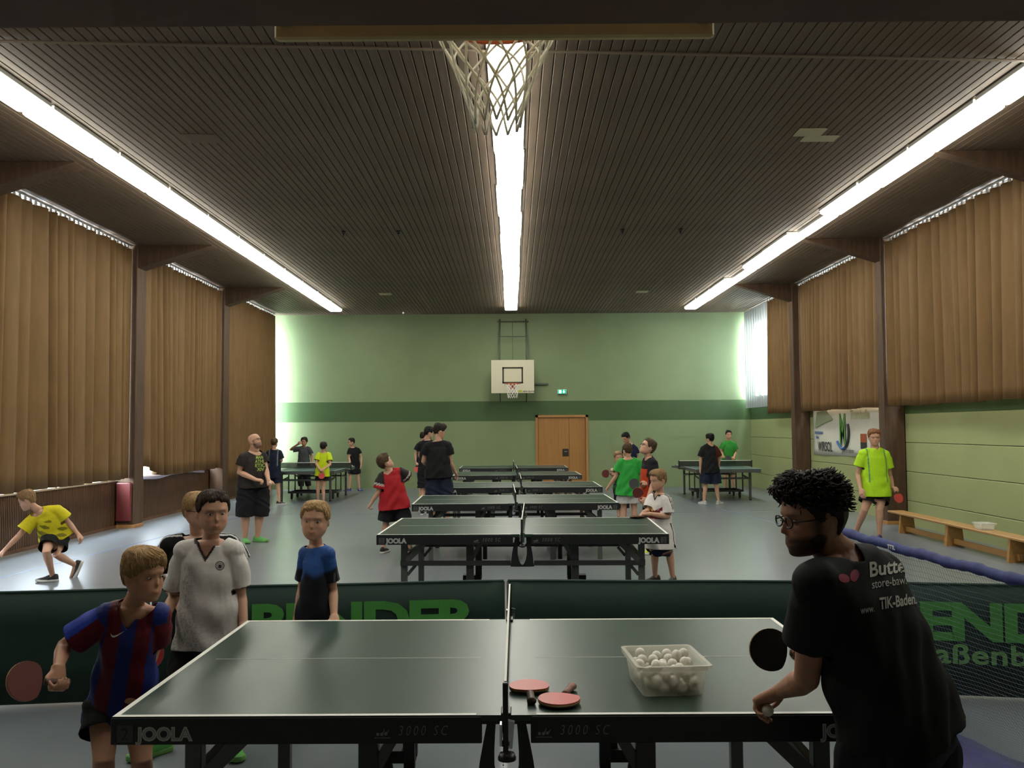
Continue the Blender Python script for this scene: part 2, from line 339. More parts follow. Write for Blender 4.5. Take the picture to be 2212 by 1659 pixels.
# ------------------------------------------------------------------ table tennis tables
def top_mat(name, col):
    return mat(name, col, .36, spec=.5, noise=(2.2, .12), bump=(900, .06, .0015))
top_m = top_mat('dark_green_table_top', (.022, .048, .034))
top_b = top_mat('blue_green_table_top', (.05, .10, .10))
line_w = mat('white_table_line', (.78, .78, .72), .5)
apron_m = mat('black_apron', (.011, .013, .014), .42)
leg_m = mat('dark_grey_steel', (.045, .047, .047), .42, .2)
leg_l = mat('mid_grey_steel', (.10, .105, .10), .42, .3)
print_m = mat('grey_print', (.5, .51, .49), .5)
print_d = mat('dim_grey_print', (.24, .245, .235), .5)
net_cloth = mat('dark_net_cloth', (.02, .025, .022), .8, trans=.35)
tape_m = mat('white_tape', (.75, .74, .68), .6)
def joola(label, loc, rz, number=False, first=None):
    if first is not None:
        t = copy_tree(first); t.location = loc; t.rotation_euler.z = rz; t['label'] = label; return t
    t = thing('table_tennis_table', label, 'table', loc, rz, 'dark green tables in the middle row')
    HL, HWd, Z = 1.37, .7625, .76
    for s in (-1, 1):
        x0, x1 = sorted((s * .004, s * HL))
        h = MB().box(x0, x1, -HWd, HWd, Z - .022, Z).build('table_half', top_m, t)
        a, b = sorted((s * .105, s * HL))
        for yy in (-HWd, HWd):
            MB().box(a, b, min(yy, yy - math.copysign(.02, yy)), max(yy, yy - math.copysign(.02, yy)), Z, Z + .0008).build('side_line', line_w, h)
        e0, e1 = sorted((s * HL, s * (HL - .02))); MB().box(e0, e1, -HWd + .02, HWd - .02, Z, Z + .0008).build('end_line', line_w, h)
        c0, c1 = sorted((s * .12, s * (HL - .1))); MB().box(c0, c1, -.0015, .0015, Z, Z + .0007).build('centre_line', line_w, h)
        MB().box(x0, x1, -HWd - .003, HWd + .003, Z - .03, Z - .0225).build('edge_strip', apron_m, h)
        for yy in (-1, 1):
            a, b = sorted((s * .085, s * (HL + .003)))
            y0, y1 = sorted((yy * (HWd - .035), yy * (HWd + .004)))
            ap = MB().bbox(a, b, y0, y1, Z - .095, Z - .004, .002).build('apron', apron_m, t)
            r = (-yy, 0, 0) if yy > 0 else (1, 0, 0)
            yo = yy * (HWd + .0052)
            put_text('lettering', TM['joola'], print_m if yy < 0 else print_m, ap, (s * 1.185, yo, Z - .079), r, (0, 0, 1))
            put_text('lettering', TM['joola_in'], print_d, ap, (s * 1.185, yo + yy * .0004, Z - .0765), r, (0, 0, 1))
            put_text('lettering', TM['3000'], print_d, ap, (s * .29 * 1 + (.0 if s < 0 else -.02), yo, Z - .066), r, (0, 0, 1))
            em = MB(); ex = (-.457 if s < 0 else .103) * (-yy)
            P = lambda u, w: (ex * 1 + u * (-yy), yo, Z - .07 + w)
            for (u, w, q) in ((.012, .004, .006), (.026, .004, .006), (.04, .006, .006)):
                em.lathe([(q, -.0002), (q, .0004)], P(u, w + .004), 8, 'y')
            em.bar(P(0, -.004), P(.055, -.004), .002, .002); em.bar(P(.03, .012), P(.036, .026), .004, .003); em.bar(P(.044, .012), P(.05, .022), .004, .003)
            em.build('emblem', print_d, ap)
        if number is not None:
            n0, n1 = sorted((s * (HL - .02), s * (HL - .075)))
            for yy in (-1, 1):
                pl = MB().box(n0, n1, min(yy * (HWd + .0045), yy * (HWd + .0055)), max(yy * (HWd + .0045), yy * (HWd + .0055)), Z - .085, Z - .028).build('number_plate', mat('grey_number_plate', (.07, .072, .07), .5), t)
                put_text('lettering', TM['2'], apron_m, pl, ((n0 + n1) / 2, yy * (HWd + .006), Z - .077), (-yy, 0, 0), (0, 0, 1))
        for yy in (-.62, .62):
            MB().bbox(s * 1.13 - .03, s * 1.13 + .03, yy - .025, yy + .025, 0, Z - .03, .003).build('leg', leg_l, t)
            MB().bbox(s * .5 - .035, s * .5 + .035, yy - .025, yy + .025, .0 if yy < 0 else .12, Z - .03, .003).build('leg', leg_m, t)
            a, b = sorted((s * 1.16, s * .11)); sgn = math.copysign(1, yy)
            MB().bbox(a, b, yy - .055 if yy < 0 else yy + .027, yy - .027 if yy < 0 else yy + .055, .455, .5, .002).build('rail', leg_m, t)
            MB().bar((s * 1.1, yy + sgn * .04, .5), (s * .86, yy + sgn * .04, Z - .03), .03, .05).build('brace', leg_l, t)
            MB().bar((s * 1.1, yy, .36), (s * 1.02, yy, .455), .02, .03).build('brace', leg_l, t)
            MB().bar((s * .5, yy, .48), (s * .36, yy, Z - .03), .02, .04).build('brace', leg_l, t)
            MB().bbox(s * .36 - .02, s * .36 + .02, yy - sgn * .06 - .02, yy - sgn * .06 + .02, .5, Z - .03, .003).build('stay', apron_m, t)
        MB().bbox(s * 1.15 - .02 if s > 0 else s * 1.15 - .02, s * 1.15 + .02, -.595, .595, .455, .5, .002).build('cross_rail', leg_m, t)
        # castor
        c = MB(); c.bbox(s * .5 - .03 if s > 0 else s * .5 - .17, s * .5 + .17 if s > 0 else s * .5 + .03, .56, .68, .1, .16, .004)
        cb = c.build('castor_bracket', black_m, t)
        w = MB().lathe([(.02, -.02), (.05, -.018), (.055, 0), (.05, .018), (.02, .02)], (s * .64, .62, .055), 16, 'y'); w.build('wheel', black_m, cb, True)
    # centre shield plates
    for yy in (-1, 1):
        n = 13; outer = [(-.065, .735), (-.08, .66), (-.095, .58), (-.105, .5), (-.112, .452), (-.06, .45), (0, .45), (.06, .45), (.112, .452), (.105, .5), (.095, .58), (.08, .66), (.065, .735)]
        inner = [(-.036, .73), (-.04, .68), (-.043, .62), (-.043, .57), (-.034, .52), (-.018, .48), (0, .465), (.018, .48), (.034, .52), (.043, .57), (.043, .62), (.04, .68), (.036, .73)]
        y = yy * .70; vs_, fs = [], []
        for d in (0, yy * .012):
            for ring in (outer, inner): vs_ += [(x, y + d, z) for x, z in ring]
        for i in range(n - 1):
            for b in (0, 2 * n): fs.append((b + i, b + i + 1, b + n + i + 1, b + n + i))
            for b in (0, n): fs.append((b + i, b + i + 1, b + 2 * n + i + 1, b + 2 * n + i))
        fs += [(0, n, 3 * n, 2 * n), (n - 1, 2 * n - 1, 4 * n - 1, 3 * n - 1)]
        MB().add(vs_, fs).build('centre_plate', apron_m, t)
    # net
    nt = MB().box(-.0015, .0015, -.9, .9, Z + .012, Z + .15).build('net', net_cloth, t)
    MB().box(-.004, .004, -.905, .905, Z + .1425, Z + .157).build('net_tape', tape_m, nt)
    MB().box(-.003, .003, -.9, .9, Z + .004, Z + .016).build('net_cord', apron_m, nt)
    for yy in (-1, 1):
        y = yy * .915; p = MB().bbox(-.009, .009, y - .008, y + .008, Z - .07, Z + .155, .003).build('net_post', black_m, t)
        MB().bbox(-.02, -.011, y - .01, y + .03 if yy < 0 else y + .01, Z - .05, Z + .02, .002).build('clamp', chrome_m, p)
        c = MB(); ya, yb = sorted((y, yy * .70)); c.bbox(-.016, .016, ya, yb, Z - .055, Z - .034, .003); c.bbox(-.018, .018, min(yy * .7, yy * .78), max(yy * .7, yy * .78), Z + .001, Z + .012, .003); c.build('clamp_arm', black_m, p)
        c = MB(); c.add([(.008, y, Z + .03), (.03, y, Z + .025), (.022, y, Z - .06), (.006, y, Z - .06), (.008, y + yy * -.02, Z + .03), (.03, y + yy * -.02, Z + .025), (.022, y + yy * -.02, Z - .06), (.006, y + yy * -.02, Z - .06)], [(0, 1, 2, 3), (7, 6, 5, 4), (0, 4, 5, 1), (1, 5, 6, 2), (2, 6, 7, 3), (3, 7, 4, 0)]); c.build('clamp', chrome_m, p)
        MB().lathe([(.008, -.075), (.025, -.078), (.03, -.09), (.03, -.098), (.01, -.105)], (.004, y + yy * -.01, Z), 18).build('knob', black_m, p, True)
        ch = MB()
        for k in range(9): ch.ell((-.008, y - .012 * (1 if yy < 0 else -1), Z - .075 - .011 * k), (.0022, 0, 0), (0, .0022, 0), (0, 0, .004), 6, 5)
        ch.build('chain', metal_m, p, True)
    return t
TM = {'joola': text_mesh('JOOLA', .062, .0035, 0, 1.0, .98), 'joola_in': text_mesh('JOOLA', .056, -.0012, 0, 1.09, 1.0), '3000': text_mesh('3000 SC', .048, -.0006, .25, .72, 1.5), '2': text_mesh('2', .058), 'donic': text_mesh('DONIC', .075, .003, .2, 1.2, 1.1)}
TABLES = [('nearest dark green table with two red bats and the ball box on it', (-.028, 3.852), -.004), ('second dark green table, just behind the green barrier', (.096, 9.034), -.026), ('third dark green table, beside the boy in the red shirt', (.01, 12.414), .018), ('fourth dark green table, its left end behind the tall black shirted player', (.122, 15.573), .008), ('fifth dark green table in the row toward the door', (.067, 19.386), .017), ('sixth dark green table, farthest in the row by the door', (.001, 22.854), .004)]
t0 = None
for lb, (x, y), rz in TABLES:
    o = joola(lb, (x, y, 0), rz, False, t0)
    t0 = t0 or o
def donic(label, loc, rz, first=None):
    if first is not None:
        t = copy_tree(first); t.location = loc; t.rotation_euler.z = rz; t['label'] = label; return t
    t = thing('table_tennis_table', label, 'table', loc, rz, 'side tables of grey frame'); W, L, Z = .7625, 1.37, .76
    for s in (-1, 1):
        y0, y1 = sorted((s * .004, s * L))
        h = MB().box(-W, W, y0, y1, Z - .025, Z).build('table_half', top_b, t)
        for xx in (-1, 1):
            a, b = sorted((xx * W, xx * (W - .02))); MB().box(a, b, y0, y1, Z, Z + .0008).build('side_line', line_w, h)
        a, b = sorted((s * L, s * (L - .02))); MB().box(-W + .02, W - .02, a, b, Z, Z + .0008).build('end_line', line_w, h)
        MB().box(-.0015, .0015, y0, y1, Z, Z + .0007).build('centre_line', line_w, h)
        for xx in (-1, 1):
            a, b = sorted((xx * (W + .002), xx * (W - .03))); ap = MB().bbox(a, b, y0, y1, Z - .085, Z - .026, .002).build('apron', leg_l, t)
            a, b = sorted((xx * .62, xx * .57))
            MB().bbox(a, b, s * 1.0 - .03, s * 1.0 + .03, .03, Z - .03, .004).build('leg', leg_l, t)
            MB().lathe([(.03, 0), (.035, .008), (.02, .03)], (xx * .595, s * 1.0, 0), 12).build('foot', black_m, t, True)
            MB().bbox(a + .012, b - .012, s * .32 - .02, s * .32 + .02, .16, Z - .03, .003).build('leg', leg_m, t)
            MB().bar((xx * .595, s * 1.0, .5), (xx * .595, s * .32, .56), .03, .03).build('brace', leg_l, t)
            w = MB().lathe([(.02, -.02), (.06, -.018), (.065, 0), (.06, .018), (.02, .02)], (xx * .52, s * .3, .065), 16, 'x'); wo = w.build('wheel', black_m, t, True)
            MB().bbox(xx * .52 - .03, xx * .52 + .03, s * .3 - .02, s * .3 + .02, .07, .17, .003).build('fork', leg_m, wo)
        a, b = sorted((s * (L + .002), s * (L - .03))); ap = MB().bbox(-W, W, a, b, Z - .085, Z - .026, .002).build('apron', leg_l, t)
        put_text('lettering', TM['donic'], black_m, ap, (.52 * -s * -1 if s < 0 else -.52, s * (L + .0035), Z - .082), (1, 0, 0) if s < 0 else (-1, 0, 0), (0, 0, 1))
        MB().bbox(-.57, .57, s * 1.0 - .02, s * 1.0 + .02, .5, .545, .003).build('rail', leg_l, t)
        MB().bbox(-.58, .58, s * .32 - .02, s * .32 + .02, .15, .2, .003).build('rail', leg_m, t)
    for xx in (-.6, .6): MB().bbox(xx - .02, xx + .02, -.32, .32, .15, .19, .003).build('cross_rail', leg_m, t)
    nt = MB().box(-.9, .9, -.0015, .0015, Z + .008, Z + .15).build('net', net_cloth, t)
    MB().box(-.905, .905, -.004, .004, Z + .1425, Z + .157).build('net_tape', tape_m, nt)
    for xx in (-1, 1):
        p = MB().bbox(xx * .915 - .014, xx * .915 + .014, -.012, .012, Z - .06, Z + .16, .003).build('net_post', black_m, t)
        a, b = sorted((xx * .915, xx * .72)); MB().bbox(a, b, -.015, .015, Z - .06, Z - .03, .003).build('clamp_arm', black_m, p)
    MB().bbox(-1.1, -.93, -.03, .0, Z - .02, Z + .03, .003).build('score_counter', leg_l, t)
    return t
dt = donic('grey framed table by the far left curtains', (-5.08, 22.5, 0), 0)
donic('grey framed table by the right wall corner', (5.08, 22.1, 0), 0, dt)

# ------------------------------------------------------------------ barriers
bar_m = mat('dark_green_barrier_cloth', (.010, .036, .026), .75, noise=(3, .15), bump=(500, .2, .002))
bar_t = mat('bright_green_print', (.085, .36, .07), .7, noise=(8, .12))
bar_t2 = mat('pale_green_print', (.16, .38, .13), .7, noise=(8, .1))
def barrier(p, q, label, text):
    p, q = V(*p, 0), V(*q, 0); d = unit(q - p); L = np.linalg.norm(q - p); ang = math.atan2(d[1], d[0])
    t = thing('court_barrier', label, 'barrier', (p + q) / 2, ang, 'dark green court barriers')
    n = 24; xs = np.linspace(-L / 2 + .01, L / 2 - .01, n); wob = .006 * np.sin(xs * 5 + p[0])
    front = MB()
    for y in (-.008, .008):
        for z in (.015, .25, .5, .72):
            front.v.append(np.stack([xs, wob * (1 if z > .1 else .3) + y, np.full(n, z) + (.004 * np.sin(xs * 2.5 + 1) if z > .6 else 0)], 1)); front.n += n
    g = lambda s_, r, i: (s_ * 4 + r) * n + i
    for s_ in (0, 1):
        for r in range(3):
            for i in range(n - 1): front.f.append((g(s_, r, i), g(s_, r, i + 1), g(s_, r + 1, i + 1), g(s_, r + 1, i)))
    for r in (0, 3):
        for i in range(n - 1): front.f.append((g(0, r, i), g(0, r, i + 1), g(1, r, i + 1), g(1, r, i)))
    for i in (0, n - 1):
        for r in range(3): front.f.append((g(0, r, i), g(0, r + 1, i), g(1, r + 1, i), g(1, r, i)))
    pan = front.build('panel', bar_m, t, True)
    MB().tube([(x, w, .722) for x, w in zip(xs, wob)], .011, 6).build('top_hem', bar_m, t, True)
    fr = MB()
    for x in (-L / 2 + .012, L / 2 - .012): fr.tube([(x, 0, .0), (x, 0, .72)], .009, 6)
    fr.build('frame', apron_m, t, True)['kind'] = 'stuff'
    for x in (-L / 2 + .05, L / 2 - .05): MB().bbox(x - .012, x + .012, -.12, .12, 0, .012, .002).build('foot', leg_m, t)
    if text:
        put_text('lettering', text_mesh('BENDER', .335, .014, 0, .98, .92, fit=(1.53, .235)), bar_t, pan, (.235 if text == 1 else -.24, -.0165, .375), (1, 0, 0), (0, 0, 1))
        put_text('lettering', text_mesh('Straßenbau', .185, .004, 0, 1.0, 1.04, fit=(1.05, .125)), bar_t2, pan, (.0 if text == 1 else -.44, -.0165, .22), (1, 0, 0), (0, 0, 1))
    return t
barrier((-4.62, 5.5), (-2.375, 5.774), 'plain dark green court barrier at the left edge of the picture', 0)
barrier((-2.37, 5.775), (-.06, 5.985), 'dark green court barrier with bright lettering behind the two blond boys', 1)
barrier((-.055, 5.985), (2.25, 5.86), 'plain dark green court barrier behind the ball box', 0)
barrier((2.255, 5.86), (4.55, 5.45), 'dark green court barrier with bright lettering behind the ball catching net', 2)

# ------------------------------------------------------------------ ball catching net on the right
blue_f = mat('blue_padding_fabric', (.028, .038, .16), .7, noise=(30, .3), bump=(60, .5, .004))
blue_d = mat('blue_tray_fabric', (.025, .028, .14), .65, noise=(12, .2), bump=(30, .4, .006))
cn = thing('ball_catching_net', 'ball catching net with blue padded rail beside the man in black', 'net', (2.3, 4.4, 0))
r0, r1 = at(1815, 1147, 5.45), at(2212, 1246, 3.92); r2 = r1 + (r1 - r0) * .55
pts = [r0 + (r2 - r0) * k + V(0, 0, -.02 * math.sin(math.pi * k) + .004 * math.sin(k * 40)) for k in np.linspace(0, 1, 60)]
rl = MB().tube(pts, [.027 + .003 * math.sin(i * 2.3) + .0015 * math.sin(i * 5.1) for i in range(60)], 12).build('padded_rail', blue_f, cn, True, True)
put_text('lettering', text_mesh('TTTL', .03, .001), white_paint, rl, tuple(A(at(1925, 1186, 4.86)) - A(cn.location)), tuple(unit(r1 - r0)), (0, 0, 1))
nb = MB()
NI, NJ = 56, 120
fl0, fl1 = at(2075, 1592, 4.87), at(2212, 1651, 4.47); fl1 = fl0 + (fl1 - fl0) * 5.2
def npt(u, v):   # u along the rail, v from rail to floor
    a = pts[min(59, int(u * 59))] + (pts[min(59, int(u * 59) + 1)] - pts[min(59, int(u * 59))]) * (u * 59 % 1)
    b = V(*(fl0 + (fl1 - fl0) * u)); b[2] = .03
    p = a + (b - a) * v; p[2] -= .16 * math.sin(math.pi * v); p[0] -= .12 * math.sin(math.pi * v) * (.6 + .4 * math.sin(u * 9)); p[1] += .02 * math.sin(u * 31 + v * 4) * v
    return p
for i in range(NI): nb.tube([npt(u, (i + .5) / NI) for u in np.linspace(0, 1, 34)], .0007, 3, False)
for j in range(NJ): nb.tube([npt((j + .5) / NJ, v) for v in np.linspace(0, 1, 14)], .0007, 3, False)
nb.build('netting', mat('pale_net_cord', (.11, .13, .19), .7), cn, rel=True)['kind'] = 'stuff'
tr = MB(); n = 20; vs_ = []
e1 = [V(*(fl0 + (fl1 - fl0) * u)) for u in np.linspace(-.02, 1, n)]
for off, z in ((.02, .05), (-.05, .012), (-.3, .01), (-.52, .012), (-.58, .07)):
    for k, p in enumerate(e1): vs_.append((p[0] + off, p[1], z + .006 * math.sin(k * 1.7 + off * 20)))
tr.add(vs_, [(r * n + i, r * n + i + 1, (r + 1) * n + i + 1, (r + 1) * n + i) for r in range(4) for i in range(n - 1)])
to = tr.build('floor_tray', blue_d, cn, True, True); to.modifiers.new('thickness', 'SOLIDIFY').thickness = .006
for e in (r0, r1 + (r2 - r1) * .9):
    MB().tube([e, (e[0] + .02, e[1], .0)], .012, 8).build('stand_leg', leg_m, cn, True, True)

# ------------------------------------------------------------------ bats
red_r = mat('red_rubber', (.42, .045, .04), .45, bump=(900, .1, .001)); red_b = mat('bright_red_rubber', (.55, .06, .05), .42, bump=(900, .1, .001))
dred_r = mat('dark_red_rubber', (.13, .022, .018), .5, bump=(900, .1, .001)); blk_r = mat('black_rubber', (.008, .008, .009), .45)
bat_w = mat('pale_bat_wood', (.42, .27, .12), .5, noise=(20, .1)); bat_h = mat('dark_bat_handle', (.09, .05, .035), .5, noise=(30, .3), stretch=(1, 1, 8)); bat_h2 = mat('reddish_bat_handle', (.20, .075, .045), .5, noise=(30, .3))
def bat(label, grip, hdir, nrm, front=red_r, back=blk_r, handle=bat_h, s=1., group='table tennis bats'):
    """grip = middle of the handle; hdir points from handle to blade; nrm = normal of the front rubber"""
    t = thing('table_tennis_bat', label, 'bat', grip, 0, group); h = unit(hdir); nn = unit(A(nrm) - h * (A(nrm) @ h)); a = np.cross(h, nn)
    out = []
    for k in range(28):
        th = 2 * math.pi * k / 28 - math.pi / 2; x, y = .076 * math.cos(th), .079 * math.sin(th)
        if y < -.045: y = -.045 + (y + .045) * .5; 
        out.append((x * s, (y + .128) * s))
    P = lambda x, y, z: h * y + a * x + nn * z
    def slab(sc, z0, z1): 
        return MB().loft([[P(x * sc, .128 * s + (y - .128 * s) * sc, z0) for x, y in out], [P(x * sc, .128 * s + (y - .128 * s) * sc, z1) for x, y in out]])
    slab(1, -.003, .003).build('blade', bat_w, t)
    slab(.99, .003, .0065).build('rubber', front, t); slab(.99, -.0065, -.003).build('rubber', back, t)
    rings = []
    for y, w, d in ((-.05, .016, .0125), (-.046, .0175, .014), (-.02, .0145, .0125), (.03, .0135, .0115), (.05, .014, .0105), (.054, .012, .008)):
        rings.append([P(w * s * math.cos(q) , y * s, d * s * math.sin(q)) for q in np.arange(12) * math.pi / 6])
    MB().loft(rings).build('handle', handle, t, True)
    return t
TZ = .7608
bat('red bat nearest the net, handle toward the camera, on the front table', at(1147, 1500, 3.24) * V(1, 1, 0) + V(0, 0, TZ + .0145), at(1143, 1474, 3.37) * V(1, 1, 0) - at(1147, 1500, 3.24) * V(1, 1, 0), (0, 0, 1), red_b, blk_r, bat_h)
bat('red bat with its handle pointing away, beside the ball box', at(1229, 1481, 3.33) * V(1, 1, 0) + V(0, 0, TZ + .0145), at(1204, 1505, 3.19) * V(1, 1, 0) - at(1229, 1481, 3.33) * V(1, 1, 0), (0, 0, 1), red_b, blk_r, bat_h2)

# ------------------------------------------------------------------ ball box
ball_m = mat('white_celluloid', (.78, .75, .66), .4); ball_y = mat('yellowed_celluloid', (.62, .52, .26), .4)
bm_ = bmesh.new(); bmesh.ops.create_icosphere(bm_, subdivisions=3, radius=.02); ballmesh = bpy.data.meshes.new('ball'); bm_.to_mesh(ballmesh); bm_.free()
ballmesh.materials.append(ball_m); ballmesh.polygons.foreach_set('use_smooth', [True] * len(ballmesh.polygons))
bally = ballmesh.copy(); bally.materials.clear(); bally.materials.append(ball_y)
box_m = mat('milky_plastic', (.9, .88, .78), .3, trans=.68)
def plastic_box(label, c, rz, w, d, h):
    t = thing('plastic_box', label, 'box', c, rz); k = .86
    def ring(sc, z, r=.02, o=0.):
        ww, dd = w / 2 * sc + o, d / 2 * sc + o; p = []
        for cx, cy, a0 in ((1, 1, 0), (-1, 1, 90), (-1, -1, 180), (1, -1, 270)):
            for a in (0, 30, 60, 90): p.append((cx * (ww - r) + r * math.cos(math.radians(a0 + a)), cy * (dd - r) + r * math.sin(math.radians(a0 + a)), z))
        return p
    o = MB(); o.loft([ring(k, 0), ring(k + .02, .006), ring(1, h)], False); o.loft([ring(k, .0), ring(k * .5, .0)], True); 
    b = o.build('wall', box_m, t, True); b.modifiers.new('thickness', 'SOLIDIFY').thickness = .0025
    r = MB(); r.loft([ring(1, h - .018, .02, .001), ring(1, h - .018, .02, .011), ring(1, h, .02, .013), ring(1, h, .02, 0)], False); r.build('rim', box_m, t, False).modifiers.new('thickness', 'SOLIDIFY').thickness = .002
    return t
bc = at(1437, 1490, 3.42) * V(1, 1, 0); bc[2] = TZ
plastic_box('milky plastic box full of white balls on the front table', tuple(bc), .07, .26, .30, .115)
spots = []
for k in range(66):                                      # balls dropped one by one into the box
    best = None
    for _ in range(40):
        g_ = .088 + .012 * min(1, len(spots) / 40); x, y = random.uniform(-g_, g_), random.uniform(-g_ - .018, g_ + .018); z = .0235
        for q in spots:
            d2 = (q[0] - x) ** 2 + (q[1] - y) ** 2
            if d2 < .0016: z = max(z, q[2] + math.sqrt(.00161 - d2))
        if best is None or z < best[2]: best = (x, y, z)
    spots.append(best)
for k, (x, y, z) in enumerate(spots):
    o = link('table_tennis_ball', bally if k % 37 == 36 else ballmesh, None, (bc[0] + x, bc[1] + y, bc[2] + z))
    tag(o, 'yellowed ball among the white balls in the plastic box' if k % 37 == 36 else 'white ball in the milky plastic box on the front table', 'ball', 'balls in the plastic box')
tag(link('table_tennis_ball', ballmesh, None, tuple(at(871, 676, 16.5))), 'white ball in flight just under the ceiling', 'ball')

# ------------------------------------------------------------------ basketball hoops
cream = mat('cream_board_paint', (.62, .58, .42), .45); creamy = mat('yellowed_board_back', (.75, .62, .3), .5, noise=(4, .15)); orange = mat('orange_hoop', (.5, .1, .03), .4); cord = mat('net_cord_white', (.88, .86, .78), .7)
steel_g = mat('grey_green_steel', (.10, .12, .08), .5)
def hoop_parts(t, c, fy, netr=(.225, .12), nl=.4, nrm=1):
    """hoop ring at c, board side toward -fy"""
    MB_ = MB(); n = 28; R = .225
    MB_.tube([(c[0] + R * math.cos(a), c[1] + R * math.sin(a), c[2]) for a in np.arange(n + 1) * 2 * math.pi / n], .009, 8, False)
    MB_.build('ring', orange, t, True, True)
    br = MB(); br.bbox(c[0] - .07, c[0] + .07, min(c[1] - fy * .225, c[1] - fy * .37), max(c[1] - fy * .225, c[1] - fy * .37), c[2] - .006, c[2] + .006, .001); br.bbox(c[0] - .07, c[0] + .07, c[1] - fy * .37 - .006, c[1] - fy * .37 + .006, c[2] - .12, c[2] + .03, .001); br.build('bracket', orange, t, False, True)
    nb = MB(); m = 12
    for s in (1, -1):
        for i in range(m):
            p = []
            for k in range(13):
                f = k / 12; r = R * (1 - f) ** 1.4 + netr[1] * (1 - (1 - f) ** 1.4); a = 2 * math.pi * (i + s * f * 3.0) / m + .04 * math.sin(f * 9 + i)
                p.append((c[0] + r * math.cos(a), c[1] + r * math.sin(a), c[2] - .008 - nl * f))
            nb.tube(p, .0042, 5)
    nb.build('net', cord, t, True, True)
hz = 3.06
t = thing('basketball_hoop', 'near basketball hoop and net hanging under the middle lamp row', 'hoop', (at(1070, 90, 2.78)[0], 2.4, 2.7))
bx = at(1068, 85, 2.35)
bd = MB().bbox(bx[0] - .6, bx[0] + .6, 2.33, 2.355, bx[2] - .004, bx[2] + .9, .006); bdo = bd.build('backboard', creamy, t, False, True)
fr = MB()
for x in (-.585, .55): fr.bbox(bx[0] + x, bx[0] + x + .035, 2.30, 2.33, bx[2] + .03, bx[2] + .88, .003)
fr.build('back_frame', steel_g, t, False, True)
hoop_parts(t, (at(1072, 92, 2.78)[0], 2.355 + .37, at(1072, 82, 2.73)[2] + .085), 1, (.225, .075), .37)
sp = MB()
for x in (-.3, .3): sp.bar((bx[0] + x, 1.95, bx[2] + .7), (bx[0] + x, 2.3, bx[2] + .5), .04)
sp.build('support', steel_g, t, False, True)
# far hoop
bt = thing('basketball_hoop', 'far basketball hoop on a white board high on the green end wall', 'hoop', (0, 25.5, 2.75))
b0, b1 = at(1061, 778, 25.2), at(1154, 849, 25.2)
bb = MB().bbox(b0[0], b1[0], 25.18, 25.21, b1[2], b0[2], .004).build('backboard', cream, bt, False, True)
q0, q1 = at(1085, 793, 25.17), at(1130, 828, 25.17); fm = MB(); w = .045
fm.box(q0[0], q1[0], 25.172, 25.179, q0[2] - w, q0[2]); fm.box(q0[0], q1[0], 25.172, 25.179, q1[2], q1[2] + w); fm.box(q0[0], q0[0] + w, 25.172, 25.179, q1[2], q0[2]); fm.box(q1[0] - w, q1[0], 25.172, 25.179, q1[2], q0[2])
fm.build('target_square', mat('dark_brown_marking', (.04, .03, .015), .5), bb, False).location = -A(bt.location)
lg = at(1118, 845, 25.17); fm = MB().box(lg[0], lg[0] + .13, 25.174, 25.179, lg[2] - .03, lg[2] + .03).build('sticker', mat('yellow_green_sticker', (.45, .5, .03), .5), bb); fm.location = -A(bt.location)
put_text('lettering', text_mesh('aktiv sports', .07, .001), black_m, bb, tuple(A((lg[0] + .32, 25.172, lg[2] - .025)) - A(bt.location)), (1, 0, 0), (0, 0, 1))
rc = at(1107, 829, 24.8); hoop_parts(bt, (rc[0], 25.18 - .37, rc[2]), -1, (.225, .13), .4)
fr = MB(); cx = (b0[0] + b1[0]) / 2
for x in (cx - .37, cx + .4): fr.tube([(x, 25.84, 4.98), (x, 25.24, b0[2] - .1)], .022, 8); fr.tube([(x, 25.84, 2.55), (x, 25.24, b1[2] + .2)], .018, 8)
fr.tube([(cx - .45, 25.85, 4.92), (cx + .48, 25.85, 4.92)], .02, 8); fr.tube([(cx - .4, 25.6, 4.45), (cx + .43, 25.6, 4.45)], .014, 8); fr.tube([(cx, 25.86, 4.92), (cx, 25.3, b0[2])], .008, 6)
for z in (b1[2] + .2, b0[2] - .12): fr.tube([(cx - .42, 25.24, z), (cx + .45, 25.24, z)], .02, 8)
for x in (cx - .37, cx + .4): fr.tube([(x, 25.24, b1[2] + .2), (x, 25.24, b0[2] - .1)], .02, 8); fr.tube([(x, 25.84, 4.98), (x, 25.9, 4.98)], .022, 8); fr.tube([(x, 25.84, 2.55), (x, 25.9, 2.55)], .022, 8)
fr.build('steel_frame', steel_g, bt, True, True)
e0 = at(1156, 828, 25.4); tag(MB().bbox(e0[0], e0[0] + .4, 25.8, 25.9, e0[2] - .025, e0[2] + .025, .004).build('wall_bracket', steel_g), 'dark horizontal bracket on the end wall beside the white board', 'bracket')
